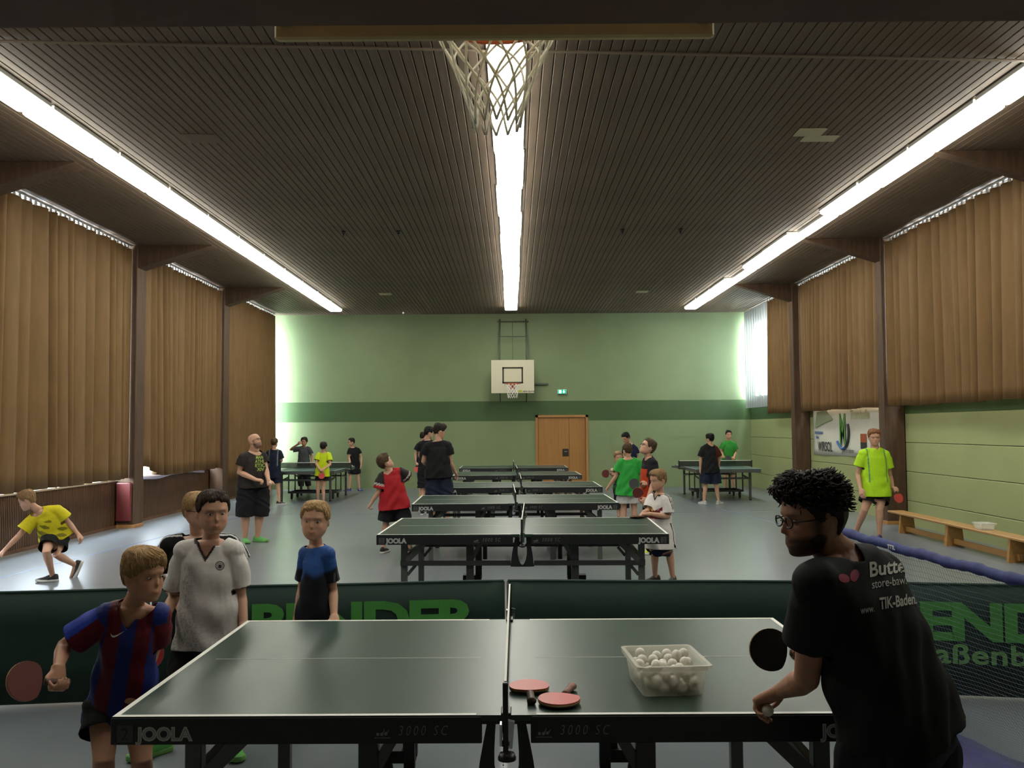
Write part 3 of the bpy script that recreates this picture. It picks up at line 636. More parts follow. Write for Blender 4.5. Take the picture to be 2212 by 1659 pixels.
# exit sign
ex = at(1214, 846, 25.8); es = thing('exit_sign', 'small glowing green emergency exit sign on the end wall', 'sign', tuple(ex))
MB().bbox(-.13, .13, .0, .1, -.065, .065, .006).build('casing', white_pl, es)
MB().box(-.122, .122, -.003, .0, -.058, .058).build('sign_face', mat('exit_green', (.0, .28, .16), .5, emit=1.1), es)
sg = mat('exit_white', (.8, 1, .9), .5, emit=2.2); s = MB(); s.box(-.09, -.02, -.005, -.0031, -.04, .04); s.build('door_symbol', sg, es)
s = MB(); s.poly([(.02, -.005, .0), (.055, -.005, -.04), (.09, -.005, .0), (.065, -.005, .0), (.065, -.005, .045), (.045, -.005, .045), (.045, -.005, .0)], (0, .0019, 0)); s.build('arrow_symbol', sg, es)
s = MB(); s.ell((-.062, -.006, .022), (.008, 0, 0), (0, .001, 0), (0, 0, .008), 8, 5); s.bar((-.06, -.006, .012), (-.052, -.006, -.012), .012, .002, (0, 1, 0)); s.bar((-.052, -.006, -.012), (-.036, -.006, -.03), .008, .002, (0, 1, 0)); s.bar((-.055, -.006, -.01), (-.07, -.006, -.032), .008, .002, (0, 1, 0)); s.build('running_figure', mat('exit_green'), es)
# small flush hatch
hx = at(1335, 951, 25.89); ht = MB()
for z in (-.22, .22): ht.box(hx[0] - .2, hx[0] + .2, 25.893, 25.9, hx[2] + z - .006, hx[2] + z + .006)
for x in (-.2, .2): ht.box(hx[0] + x - .006, hx[0] + x + .006, 25.893, 25.9, hx[2] - .22, hx[2] + .22)
ht = tag(ht.build('wall_hatch', green_l), 'flush green hatch in the end wall beside the door', 'hatch')
# bench on the right
bw = mat('honey_bench_wood', (.36, .19, .06), .4, noise=(4, .12), stretch=(8, .6, 8))
be = thing('gym_bench', 'long low wooden gym bench along the pale green right wall', 'bench', (6.42, 12.85, 0))
MB().bbox(6.3, 6.56, 10.85, 14.85, .30, .332, .006).build('seat', bw, be, False, True)
MB().bbox(6.405, 6.455, 11.2, 14.5, .03, .11, .004).build('rail', bw, be, False, True)
for y in (11.25, 12.85, 14.4):
    MB().poly([(6.3, y, 0), (6.56, y, 0), (6.56, y, .03), (6.53, y, .299), (6.33, y, .299), (6.3, y, .03)], (0, .05 if y != 12.85 else .08, 0)).build('leg', bw, be, False, True)
pb = atz(2141, 11.9, .333); plastic_box('small clear plastic box on the gym bench', (6.43, 12.05, .333), 0, .2, .22, .09)
# sponsor banner on the right wall between the posts
bn = thing('sponsor_banner', 'white sponsor banner on the right wall behind the neon polo shirt', 'banner', (7.0, 18.6, 1.1))
vs_ = []; n = 40
for z in np.linspace(1.12, 2.14, 8): vs_ += [(7.008 - .006 * math.sin(y * 3 + z * 4) - .004 * math.sin(y * 7.7), y, z + .015 * math.sin(y * 1.5)) for y in np.linspace(20.45, 16.55, n)]
bo = MB().add(vs_, [(r * n + i, r * n + i + 1, (r + 1) * n + i + 1, (r + 1) * n + i) for r in range(7) for i in range(n - 1)]).build('banner_cloth', mat('grey_white_vinyl', (.62, .62, .56), .45, noise=(1.2, .08)), bn, True, True); bo.modifiers.new('thickness', 'SOLIDIFY').thickness = .003
def bt_(txt, size, y, z, m, bold=.004, wd=1., sh=0.): put_text('lettering', text_mesh(txt, size, bold, sh, wd), m, bo, tuple(A((6.988, y, z)) - A(bn.location)), (0, -1, 0), (0, 0, 1))
ink = mat('dark_ink', (.03, .03, .035), .5); gr = mat('logo_green', (.10, .28, .06), .5); bl = mat('logo_blue', (.03, .10, .32), .5); gy = mat('faded_ink', (.25, .27, .22), .5)
bt_('WIRSOL', .30, 19.68, 1.2, ink, .006, .82); bt_('M', .95, 18.62, 1.36, gr, .02, .5); bt_('gut erleben', .14, 18.35, 1.2, ink, .0, 1., .3)
bt_('SPORTREGION', .08, 20.05, 1.58, bl); bt_('Rhein', .08, 20.15, 1.48, bl); bt_('Turnhalle', .26, 17.7, 1.9, mat('pale_olive_ink', (.42, .44, .26), .5), .006, 1., .2)
arc = MB()
for a0, a1, k in ((200, 275, 0), (275, 360, 1)):
    pass
arc.tube([(6.986 - 7.0, 18.62 - 18.6 - .36 * math.cos(math.radians(a)), 1.62 - 1.1 + .34 * math.sin(math.radians(a))) for a in range(215, 300, 5)], .03, 5); arc.build('logo_arc', bl, bo)
arc = MB(); arc.tube([(6.986 - 7.0, 18.62 - 18.6 - .36 * math.cos(math.radians(a)), 1.62 - 1.1 + .34 * math.sin(math.radians(a))) for a in range(300, 395, 5)], .03, 5); arc.build('logo_arc', ink, bo)
sq = MB().box(-.016, -.013, -1.25, -.95, .33, .5).build('logo_square', mat('logo_rust', (.30, .07, .02), .5), bo)
sq = MB().box(-.016, -.013, -1.25, -.95, .2, .33).build('logo_square', ink, bo)
leafs = MB(); leafs.poly([(-.0135, 1.7, .62), (-.0135, 1.55, .98), (-.0135, .9, 1.0), (-.0135, .55, .8), (-.0135, 1.1, .72)], (-.002, 0, 0)); leafs.build('logo_leaf', mat('pale_leaf_green', (.32, .38, .24), .5), bo)
# blue plastic sheet on the far left sill
sh = MB(); n = 24; vs_ = []
for i, y in enumerate(np.linspace(16.6, 20.3, n)):
    z = .885 + .05 * math.exp(-((y - 18.1) / .9) ** 2) - .10 * math.exp(-((y - 17.6) / .5) ** 2) * .3
    vs_ += [(-7.3, y, z + .03), (-7.17, y, z), (-7.14, y, z - .06 - .05 * math.sin((y - 16.6) * 1.2) ** 2)]
sh.add(vs_, [(3 * i + k, 3 * i + k + 1, 3 * i + 4 + k, 3 * i + 3 + k) for i in range(n - 1) for k in (0, 1)])
so = tag(sh.build('plastic_sheet', mat('bluish_clear_sheet', (.45, .5, .75), .15, trans=.3), None, True), 'bluish plastic sheet draped over the sill under the middle left curtain', 'sheet'); so.modifiers.new('thickness', 'SOLIDIFY').thickness = .003

# ------------------------------------------------------------------ people
def mesh_arrays(me):
    v = np.empty(len(me.vertices) * 3, np.float32); me.vertices.foreach_get('co', v)
    f = np.empty(len(me.loops), np.int32); me.loops.foreach_get('vertex_index', f)
    return v.reshape(-1, 3).astype(float), f.reshape(-1, 4)
def remesh(mb, voxel, smooth):
    me = mb.mesh('tmp'); o = bpy.data.objects.new('tmp', me); COL.objects.link(o)
    m = o.modifiers.new('r', 'REMESH'); m.mode = 'VOXEL'; m.voxel_size = voxel
    if smooth: s = o.modifiers.new('s', 'SMOOTH'); s.factor = .5; s.iterations = smooth
    ev = o.evaluated_get(bpy.context.evaluated_depsgraph_get()); r = bpy.data.meshes.new_from_object(ev)
    v, f = mesh_arrays(r); bpy.data.objects.remove(o); bpy.data.meshes.remove(me); bpy.data.meshes.remove(r)
    return v, f
def quad_obj(name, v, f, material, parent, col=None, drop=None, thick=0):
    if drop is not None:
        keep = ~drop[f].any(1); f = f[keep]; usedv = np.zeros(len(v), bool); usedv[f.ravel()] = True
        idx = np.cumsum(usedv) - 1; v = v[usedv]; f = idx[f]; col = col[usedv] if col is not None else None
        e = np.sort(np.concatenate([f[:, [0, 1]], f[:, [1, 2]], f[:, [2, 3]], f[:, [3, 0]]]), 1); ue, ct = np.unique(e, axis=0, return_counts=True); be = ue[ct == 1]
        for _ in range(8):                               # even out the cut hems
            s_ = np.zeros_like(v); n_ = np.zeros(len(v))
            for p_, q_ in ((0, 1), (1, 0)): np.add.at(s_, be[:, p_], v[be[:, q_]]); np.add.at(n_, be[:, p_], 1)
            m_ = n_ > 0; v = v.copy(); v[m_] = .5 * v[m_] + .5 * s_[m_] / n_[m_][:, None]
    me = bpy.data.meshes.new(name); me.vertices.add(len(v)); me.loops.add(f.size); me.polygons.add(len(f))
    me.vertices.foreach_set('co', (v - A(parent.location)).astype(np.float32).ravel()); me.loops.foreach_set('vertex_index', f.astype(np.int32).ravel())
    me.polygons.foreach_set('loop_start', np.arange(0, f.size, 4, dtype=np.int32)); me.update(calc_edges=True)
    me.polygons.foreach_set('use_smooth', np.ones(len(f), bool)); me.materials.append(material)
    if col is not None:
        a = me.attributes.new('col', 'FLOAT_COLOR', 'POINT'); a.data.foreach_set('color', np.concatenate([col, np.ones((len(col), 1))], 1).astype(np.float32).ravel())
    o = link(name, me, parent)
    if thick: s = o.modifiers.new('thickness', 'SOLIDIFY'); s.thickness = thick; s.offset = 1
    return o, v, f
def normals(v, f):
    n = np.zeros_like(v); fn = np.cross(v[f[:, 2]] - v[f[:, 0]], v[f[:, 3]] - v[f[:, 1]])
    for k in range(4): np.add.at(n, f[:, k], fn)
    return n / (np.linalg.norm(n, axis=1, keepdims=True) + 1e-12)
def ring_pts(c, lat, fwd, a, b, n=20, p=2.3, bf=1.):
    th = np.arange(n) * 2 * math.pi / n; cs, sn = np.cos(th), np.sin(th)
    x = np.sign(cs) * np.abs(cs) ** (2 / p) * a; y = np.sign(sn) * np.abs(sn) ** (2 / p) * b
    y = np.where(y > 0, y * bf, y)
    return c + np.outer(x, lat) + np.outer(y, fwd)
# head: rings (height, half width, front, back) in head heights
HEAD = A([(.5, .02, .0, -.06), (.49, .10, .08, -.17), (.465, .175, .17, -.26), (.42, .24, .25, -.34), (.33, .295, .325, -.40), (.20, .322, .365, -.432), (.11, .328, .382, -.437), (.06, .326, .38, -.432), (.0, .32, .36, -.42), (-.06, .315, .36, -.40),
          (-.12, .307, .362, -.365), (-.20, .295, .365, -.31), (-.28, .275, .367, -.25), (-.35, .245, .362, -.17), (-.41, .205, .352, -.08), (-.46, .15, .335, .0), (-.49, .09, .30, .06), (-.5, .03, .24, .12)])
def head_pts(z, ang, wide=1.):
    """base head surface at height z (head heights) and angle (0 = front)"""
    H_ = HEAD[::-1]; hw = np.interp(z, H_[:, 0], H_[:, 1]) * wide; vf = np.interp(z, H_[:, 0], H_[:, 2]); vb = np.interp(z, H_[:, 0], H_[:, 3])
    mid = vb * .42 + vf * .25; c, s = np.cos(ang), np.sin(ang)
    y = np.where(c > 0, mid + (vf - mid) * np.abs(c) ** .9, mid + (mid - vb) * -np.abs(c) ** 1.0)
    x = hw * np.sign(s) * np.abs(s) ** .88
    return x, y
def head_mesh(mb, T, hh, wide=1., nose=1., child=0.):
    n, zs = 40, np.concatenate([np.linspace(.5, .2, 14), np.linspace(.17, -.5, 30)])
    zs[0] = .4995; ang = np.arange(n) * 2 * math.pi / n; rings = []
    for z in zs:
        x, y = head_pts(np.full(n, z), ang, wide); fr = np.clip(np.cos(ang), 0, 1); x = x * (1 + .07 * child * math.exp(-((z + .25) / .15) ** 2))
        g = lambda cx, cz, sx, sz: np.exp(-((np.abs(x) - cx) / sx) ** 2 - ((z - cz) / sz) ** 2) * (fr > .05)
        y = y - (.045 - .015 * child) * g(.145, .0, .075, .05) + .02 * g(.14, .1, .1, .035) + .018 * g(.2, -.13, .08, .07) + .022 * g(0, -.3, .1, .06) - .012 * g(0, -.385, .1, .022) + .02 * g(0, -.45, .09, .04) - .012 * g(.02, .03, .05, .04)
        y = y + .012 * g(0, -.28, .085, .018) + .014 * g(0, -.325, .075, .02) - .010 * g(0, -.303, .09, .008)
        rings.append(T(np.stack([x, y, np.full(n, z)], 1)))
    mb.loft(rings)
    # nose
    nr = []
    for z, w, d0, d1 in ((.06, .03, .3, .372), (.0, .034, .3, .378 + .02 * nose), (-.07, .04, .3, .395 + .038 * nose), (-.12, .05, .3, .42 + .04 * nose), (-.155, .058, .3, .415 + .035 * nose), (-.178, .045, .3, .385 + .015 * nose)):
        nr.append(T(A([(-w, d0, z), (-w, d0 + .045, z), (-w * .55, (d0 + d1) / 2 + .03, z), (-w * .25, d1, z), (w * .25, d1, z), (w * .55, (d0 + d1) / 2 + .03, z), (w, d0 + .045, z), (w, d0, z)])))
    mb.loft(nr)
    for s in (-1, 1):   # ears
        e = []
        for d, sc in ((-.03, .85), (.0, 1.), (.035, .98), (.05, .8)):
            e.append(T(A([(s * (.305 * wide + d + .025 * math.sin(q) * .4 + (.02 if math.cos(q) < 0 else 0)), -.055 + .058 * sc * math.cos(q) - d * .5, -.05 + .105 * sc * math.sin(q) + .01 * math.cos(q)) for q in np.arange(12) * math.pi / 6])))
        mb.loft(e)
def hair_mesh(T, st, hh, wide=1.):
    n, m = 56, 34; ang = np.arange(n) * 2 * math.pi / n - math.pi; zs = np.linspace(.4999, -.45, m)
    hl = st.get('line', [(0, .3), (35, .27), (55, .17), (68, .02), (82, -.06), (92, .05), (108, .02), (130, -.2), (180, -.27)])
    ad = np.degrees(np.abs(ang)); line = np.interp(ad, *zip(*hl)) + .016 * np.sin(ang * 9 + 1) + .013 * np.sin(ang * 17) + .01 * np.sin(ang * 29); front = np.clip(np.cos(ang), 0, 1)
    th, side = st.get('thick', .05), st.get('side', .03); rs = np.random.default_rng(st.get('seed', 3)); k1 = rs.normal(size=(5, 3)) * st.get('freq', 9); ph = rs.uniform(0, 6.28, 5)
    rings = []
    for z in zs:
        x, y = head_pts(np.full(n, z), ang, wide); S = smst(-.03, .05, z - line)
        topw = smst(.05, .4, z); t = (side + (th - side) * topw) + st.get('fringe', 0) * front ** 2 * np.exp(-((z - .33) / .13) ** 2) + st.get('back', 0) * np.clip(-np.cos(ang), 0, 1) * smst(-.3, .1, z) * (1 - topw)
        P = np.stack([x, y, np.full(n, z)], 1); d = P - A([0, -.04, .02]); d /= np.linalg.norm(d, axis=1, keepdims=True)
        nz = sum(np.sin(P @ k1[i] + ph[i]) for i in range(5)) / 3 * st.get('amp', .012)
        off = (t + nz) * S - .05 * (1 - S); rings.append(P + d * off[:, None])
    mb = MB(); mb.loft([T(r) for r in rings])
    grid = A(rings)                                     # m x n x 3
    nl = st.get('locks', 0); L = st.get('len', .3); r2 = random.Random(st.get('seed', 3))
    curl = st.get('curl', 0)
    for _ in range(nl):
        a = r2.uniform(-180, 180); z0 = .5 - .62 * r2.random() ** 1.3; ln = np.interp(abs(a), *zip(*hl))
        if z0 < max(ln + .02, st.get('lmin', -9)): continue
        pts, rad = [], []; dz = L * (.6 + .5 * r2.random()); da = r2.uniform(-14, 14) + st.get('sweep', 0) * (1 if z0 > .2 else .3)
        cph = r2.uniform(0, 6.28)
        for k in range(6):
            f = k / 5; z = max(-.44, z0 - dz * f * (.45 if z0 > .4 else 1)); aa = a + da * f + (abs(a) < 60) * 0
            fi = (.4999 - z) / (.4999 + .45) * (m - 1); i0 = int(min(m - 2, fi)); fj = ((aa + 180) % 360) / 360 * n; j0 = int(fj) % n; j1 = (j0 + 1) % n; u, w = fi - i0, fj - int(fj)
            p = (grid[i0, j0] * (1 - u) * (1 - w) + grid[i0 + 1, j0] * u * (1 - w) + grid[i0, j1] * (1 - u) * w + grid[i0 + 1, j1] * u * w)
            d = unit(p - V(0, -.04, .02)); lift = .006 + st.get('lift', .02) * f * f
            if curl: p = p + curl * V(math.sin(cph + f * 7), math.cos(cph + f * 7) * .6, math.sin(cph + f * 5) * .6) * f; lift += curl * f
            pts.append(p + d * lift); rad.append(st.get('lw', .013) * (1 - .75 * f) * (.6 if k == 0 else 1))
        mb.tube([T(p[None])[0] for p in pts], [r * hh for r in rad], 4)
    return mb
def hand(mb, w, d, n, right, L, curl=(.5, .6, .5), spread=.12, thumb=.5):
    """w wrist, d finger direction, n palm normal; adds palm, four fingers and a thumb"""
    d = unit(d); n = unit(n - d * (n @ d)); l = np.cross(d, n) * (1 if right else -1)
    rr = []
    for t, a, b in ((-.06, .15, .12), (.05, .17, .12), (.2, .2, .105), (.38, .22, .1), (.5, .215, .085), (.54, .19, .06)):
        rr.append(ring_pts(w + d * t * L, l, n, a * L, b * L, 14, 2.8))
    mb.loft(rr)
    for i, (o, ln) in enumerate(((.155, .43), (.052, .48), (-.052, .45), (-.152, .36))):
        p = w + d * L * (.47 - abs(i - 1.2) * .012) + l * o * L; dd = unit(d + l * (1.5 - i) * spread); pts = [p - dd * .06 * L, p]; ang = 0
        for seg, c in zip((.45, .31, .24), curl):
            ang += c * (1 + .06 * i); dv = dd * math.cos(ang) + n * math.sin(ang); p = p + dv * ln * seg * L; pts.append(p)
        mb.tube(pts, A([.052, .052, .048, .044, .036]) * L, 8, round_=True)
    p0 = w + d * .1 * L + l * .12 * L; p1 = p0 + unit(d * .7 + l * .75 + n * .25 * thumb) * .24 * L; p2 = p1 + unit(d * .85 + l * (.4 - .5 * thumb) + n * thumb * .7) * .17 * L; p3 = p2 + unit(d * .9 + l * (.1 - .7 * thumb) + n * thumb * .6) * .14 * L
    mb.tube([p0, p1, p2, p3], A([.075, .06, .052, .042]) * L, 8, round_=True)
    return w + d * .36 * L + n * .1 * L, l
SK = {'a': (.58, .33, .225), 'b': (.53, .28, .18), 'c': (.40, .20, .125), 'd': (.22, .11, .065)}
cloth_mats = {}
def shoe(parent, ank, fd, s, upper, sole, name='shoe', ground=True):
    """fd: toe direction; s: foot length / .27"""
    fd = unit(fd); up = V(0, 0, 1); sd = unit(np.cross(fd, up)); up = np.cross(sd, fd)
    base = V(*ank) - up * .085 * s
    if ground: base[2] = .0
    P = lambda x, y, z: base + fd * x * s + sd * y * s + up * z * s
    out = [(-.075, .022), (-.06, .034), (-.02, .036), (.04, .034), (.1, .043), (.145, .045), (.175, .036), (.195, .015)]
    def outline(sc, z): return [P(x * 1.0 + .0, y * sc, z + (.012 if x > .17 else 0) * (z < .05)) for x, y in out] + [P(x, -y * sc, z + (.012 if x > .17 else 0) * (z < .05)) for x, y in out[::-1]]
    b = MB(); b.loft([outline(.95, 0), outline(1.06, .008), outline(1.06, .026), outline(1., .03)])
    rings = []
    for x, w, h in ((-.072, .018, .075), (-.062, .03, .095), (-.03, .036, .1), (.01, .036, .098), (.045, .036, .088), (.09, .04, .068), (.135, .042, .055), (.17, .034, .046), (.192, .012, .036)):
        rings.append([P(x, w * math.cos(q) * (1 if math.sin(q) < .5 else .92), .02 + (h - .02) * max(0, math.sin(q)) ** .75) for q in np.linspace(-.15, math.pi + .15, 13)])
    u = MB(); u.loft(rings); uo = u.build(name, upper, parent, True, True)
    b.build('sole', sole, uo, True).data.transform(Matrix.Translation(-Vector(parent.location)))
    lc = MB()
    for x in (.05, .072, .094): lc.tube([P(x, y, .1 - x * .42 - abs(y) * .35 + .004) for y in (-.022, 0, .022)], .0035 * s, 4)
    lc.build('laces', sole, uo, True).data.transform(Matrix.Translation(-Vector(parent.location)))
PEOPLE = []
skin_m = mat('skin', (.5, .3, .2), .5, attr='col', noise=(25, .05), spec=.35)
eye_w = mat('eye_white', (.42, .38, .35), .25); iris_m = mat('dark_iris', (.035, .022, .015), .15)
lens_m = mat('spectacle_lens', (.6, .62, .6), .1, trans=.85); frame_m = mat('dark_spectacle_frame', (.02, .015, .012), .4)
def person(label, Y, J, hh, face, hair, shirt, shorts, shoes, skin='a', k=1., vox=.007, hands=None, sw=None, neckr=1., feet=None, glasses=False, belly=0., beard=None, wide=1., head_scale=1., decals=None, cat='person', calf=1.):
    """J: joint -> (px, py, dy) or (px, None, dy, z). face = (yaw, pitch, roll) in degrees, yaw 0 looks at the camera, 90 to picture right."""
    j = {}
    for q, a in J.items(): j[q] = at(a[0], a[1], Y + a[2]) if a[1] is not None else atz(a[0], Y + a[2], a[3])
    cen = (j['anL'] + j['anR']) / 2
    root = thing('person', label, cat, (cen[0], cen[1], 0)); HH = hh
    pel, cst = (j['hipL'] + j['hipR']) / 2, (j['shL'] + j['shR']) / 2; up = unit(cst - pel)
    lh, ls = unit(j['hipL'] - j['hipR']), unit(j['shL'] - j['shR']); SL = np.linalg.norm(cst - pel)
    SW = np.linalg.norm(j['shL'] - j['shR']) / 2; HWd = np.linalg.norm(j['hipL'] - j['hipR']) / 2
    nb = j['neck']
    def frame(t):
        l = unit(lh * (1 - np.clip(t, 0, 1)) + ls * np.clip(t, 0, 1)); l = unit(l - up * (l @ up)); return l, np.cross(l, up)
    def torso(mb, ease=0., lo=-.2, hem=None, flare=0., top=True):
        prof = [(-.2, HWd * .9 + .02 * k, .075 * k), (-.08, HWd + .078 * k, .108 * k), (.08, HWd + .08 * k, .112 * k), (.25, HWd * .55 + SW * .33 + .058 * k, .1 * k + belly * .7), (.42, SW * .68 + .035 * k, .098 * k + belly), (.6, SW * .82 + .02 * k, .106 * k + belly * .6), (.78, SW * .95, .108 * k), (.9, SW * .99, .096 * k), (.985, SW * .93, .075 * k)]
        if hem is not None:
            ht, hw, hd = hem; prof = [(ht, hw, hd)] + [(t, max(a, hw + (SW * .96 - hw) * max(0, t - ht) / (.8 - ht)) if t < .8 else a, max(b, hd + (.108 * k - hd) * max(0, t - ht) / (.8 - ht)) if t < .8 else b) for t, a, b in prof if t > ht + .04]
        rings = []
        for t, a, b in prof:
            if t < lo: continue
            l, fw = frame(t); rings.append(ring_pts(pel + up * SL * t, l, fw, a + ease, b + ease, 24, 2.5))
        l, fw = frame(1.); c1 = cst + up * .028 * k; nd = unit(nb - cst + up * .02)
        rings.append(ring_pts(c1 + (nb - cst) * .35, l, fw, SW * .68 + ease * .7, .066 * k + ease, 24, 2.2)); rings.append(ring_pts(c1 + (nb - cst) * .7, l, fw, .085 * k + ease * .6, .06 * k + ease * .6, 24, 2.))
        if hem is not None: nn_ = unit(hb - nb); rings.append(ring_pts(nb + nn_ * .004, l, fw, .068 * k * neckr, .066 * k * neckr, 24, 2.)); rings.append(ring_pts(nb + nn_ * .03, l, fw, .064 * k * neckr, .064 * k * neckr, 24, 2.))
        mb.loft(rings)
        return rings
    # head frame
    yw, pt, rl = [math.radians(a) for a in face]
    v = V(math.sin(yw) * math.cos(pt), -math.cos(yw) * math.cos(pt), math.sin(pt)); u = unit(np.cross(V(0, 0, 1), v)); w = np.cross(v, u)
    u, w = u * math.cos(rl) + w * math.sin(rl), w * math.cos(rl) - u * math.sin(rl); hc = j['head']; Rm = np.stack([u, v, w])
    T = lambda p: hc + (np.asarray(p) * hh) @ Rm
    hb = hc - w * .33 * hh - v * .1 * hh; r_ = .052 * k * neckr
    b = MB(); torso(b); head_mesh(b, T, hh, wide, .2 if k < .9 else 1., 1. if k < .9 else 0.)
    b.tube([cst * .5 + nb * .5 - up * .04, nb, nb * .45 + hb * .55, hb + w * .12 * hh], [r_ * 1.35, r_ * 1.1, r_, r_ * .98], 16)
    for s in 'LR':
        sh, el, wr, hi, kn, an = (j[q + s] for q in ('sh', 'el', 'wr', 'hip', 'kn', 'an'))
        b.ell(sh, V(.056 * k, 0, 0), V(0, .056 * k, 0), V(0, 0, .056 * k))
        b.tube([nb - up * .035 * k, nb * .5 + sh * .5 - up * .012 * k, sh], A([.047, .05, .05]) * k, 12); inn = sh + (cst - sh) * .25
        b.tube([inn, sh, sh + (el - sh) * .35, sh + (el - sh) * .7, el, el + (wr - el) * .25, el + (wr - el) * .6, wr], A([.05, .052, .049, .043, .039, .041, .034, .026]) * k, 14, round_=True)
        b.tube([hi + (pel - hi) * .15 + up * .03, hi, hi + (kn - hi) * .35, hi + (kn - hi) * .75, kn, kn + (an - kn) * .28, kn + (an - kn) * .6, an], A([.085, .086, .079, .062, .054, .056 * calf, .044 * calf, .034]) * k, 16, round_=True)
        ft = (feet or {}).get(s, 0); fd = unit(V(*ft)) if hasattr(ft, '__len__') else V(math.sin(math.radians(ft)), -math.cos(math.radians(ft)), 0)
        FL = hh * 1.12 / .27 * .27; fs = FL / .27
        b.tube([an + V(0, 0, .0), an - V(0, 0, .045 * fs) + fd * .02 * fs, an - V(0, 0, .055 * fs) + fd * .12 * fs], A([.034 * k, .032 * fs, .024 * fs]), 10, round_=True)
        if shoes: shoe(root, an, fd, fs, shoes[0], shoes[1], 'shoe', abs(fd[2]) < .2 and J['an' + s][1] is None)
        hs = (hands or {}).get(s, {}); fdir = unit(wr - el)
        d = V(*hs['d']) if 'd' in hs else fdir; bt = hs.get('bat'); HLn = hh * .80
        if bt:   # bat: (direction from handle to blade, blade normal, front rubber, back rubber, label)
            l = unit(V(*bt[0])); d = unit(d - l * (d @ l)); nn = np.cross(l, d) * (1 if s == 'R' else -1)
            g, _ = hand(b, wr, d, nn, s == 'R', HLn, (1.1, 1.2, .6), .0, .9)
            bat(bt[4], tuple(g + l * .01), l, bt[1], bt[2], bt[3], s=bt[5] if len(bt) > 5 else 1.)
        else:
            ns = V(*hs['n']) if 'n' in hs else (V(0, 0, 0) + (pel - wr) + V(0, 0, .001))
            g, _ = hand(b, wr, d, ns, s == 'R', HLn, hs.get('curl', (.35, .45, .35)), .1, hs.get('thumb', .4))
            if hs.get('ball'): tag(link('table_tennis_ball', ballmesh, None, tuple(g + unit(ns - d * (ns @ d)) * .018 + d * hs.get('bo', 0.))), hs['ball'], 'ball')
    vv, ff = remesh(b, vox, 2)
    # skin colours
    L_ = (vv - hc) @ Rm.T / hh; sk = A(SK[skin]); col = np.tile(sk, (len(vv), 1)); inh = (np.abs(L_[:, 2]) < .56) & (np.abs(L_[:, 0]) < .45) & (np.abs(L_[:, 1]) < .6)
    fr = inh & (L_[:, 1] > .2)
    x, y, z = L_.T
    def paint(wt, c):
        nonlocal col; wt = np.clip(wt, 0, 1)[:, None]; col = col * (1 - wt) + A(c) * wt
    ck = np.exp(-((np.abs(x) - .19) / .07) ** 2 - ((z + .16) / .08) ** 2) * fr; paint(.35 * ck, sk * A([1.0, .62, .6]))
    paint(.5 * np.exp(-(x / .06) ** 2 - ((z + .13) / .05) ** 2) * fr, sk * A([1.0, .72, .68]))
    paint(.8 * smst(.115, .085, np.abs(x)) * np.exp(-((z + .29 - 2.2 * x * x) / .026) ** 2) * (y > .3) * fr, sk * A([.78, .42, .42]))
    paint(.8 * smst(.1, .085, np.abs(x)) * np.exp(-((z + .302 - 2.6 * x * x) / .008) ** 2) * (y > .3) * fr, sk * .3)
    hcol = A(hair['col']) if hair else sk * .4
    paint((.5 if hcol[0] < .1 else .3) * smst(.235, .2, np.abs(x)) * smst(.045, .07, np.abs(x)) * np.exp(-((z - .085 + .25 * (np.abs(x) - .14) ** 2 * 6) / .016) ** 2) * fr, hcol * .8 + sk * .1)
    paint(.5 * np.exp(-((np.abs(x) - .145) / .06) ** 4 - ((z - .022) / .012) ** 2) * fr, sk * .3)
    if beard: paint(beard[1] * smst(-.17, -.26, z) * inh * smst(-.1, .0, y) * (1 - np.exp(-(x / .1) ** 2 - ((z + .305) / .03) ** 2)) + beard[1] * inh * smst(.1, -.02, z) * np.exp(-((np.abs(x) - .3) / .05) ** 2 - ((y - .06) / .09) ** 2), beard[0])
    body, _, _ = quad_obj('body', vv, ff, skin_m, root, col)
    for s in (-1, 1):
        ec = T(A([[s * .145, .318 + (.012 if k < .9 else 0), .0]]))[0]; e = MB(); e.ell(ec, u * .052 * hh, w * .024 * hh, v * .022 * hh, 12, 8); e.build('eye', eye_w, body, True, False).data.transform(Matrix.Translation(-Vector(root.location)))
        e = MB(); e.ell(T(A([[s * .142, .338 + (.012 if k < .9 else 0), .0]]))[0], u * .024 * hh, w * .0235 * hh, v * .006 * hh, 12, 6); e.build('iris', iris_m, body, True, False).data.transform(Matrix.Translation(-Vector(root.location)))
    if hair and hair.get('thick', .05) is not None:
        hm = mat('hair_' + '_'.join('%02d' % int(c * 99) for c in hair['col']), hair['col'], .55, noise=(30, .35), stretch=(6, 6, 1.2), bump=(140, .5, .004), spec=.3)
        hair_mesh(T, hair, hh, wide).build('hair', hm, root, True, True)
    if glasses:
        g = MB()
        for s in (-1, 1):
            g.tube([T(A([[s * .15 + .1 * math.cos(q), .405 - .02 * abs(math.cos(q)), -.005 + .072 * math.sin(q)]]))[0] for q in np.arange(17) * math.pi / 8], .006 * hh * 2, 5, False)
            g.tube([T(A([[s * .25, .385, .01]]))[0], T(A([[s * .345 * wide, .2, .015]]))[0], T(A([[s * .35 * wide, -.06, .01]]))[0]], .010 * hh, 5)
        g.tube([T(A([[-.055, .41, .01]]))[0], T(A([[0, .42, .02]]))[0], T(A([[.055, .41, .01]]))[0]], .010 * hh, 5); g.build('glasses', frame_m, root, True, True)
    # shirt
    info = dict(root=root, T=T, pel=pel, cst=cst, up=up, frame=frame, j=j, SL=SL)
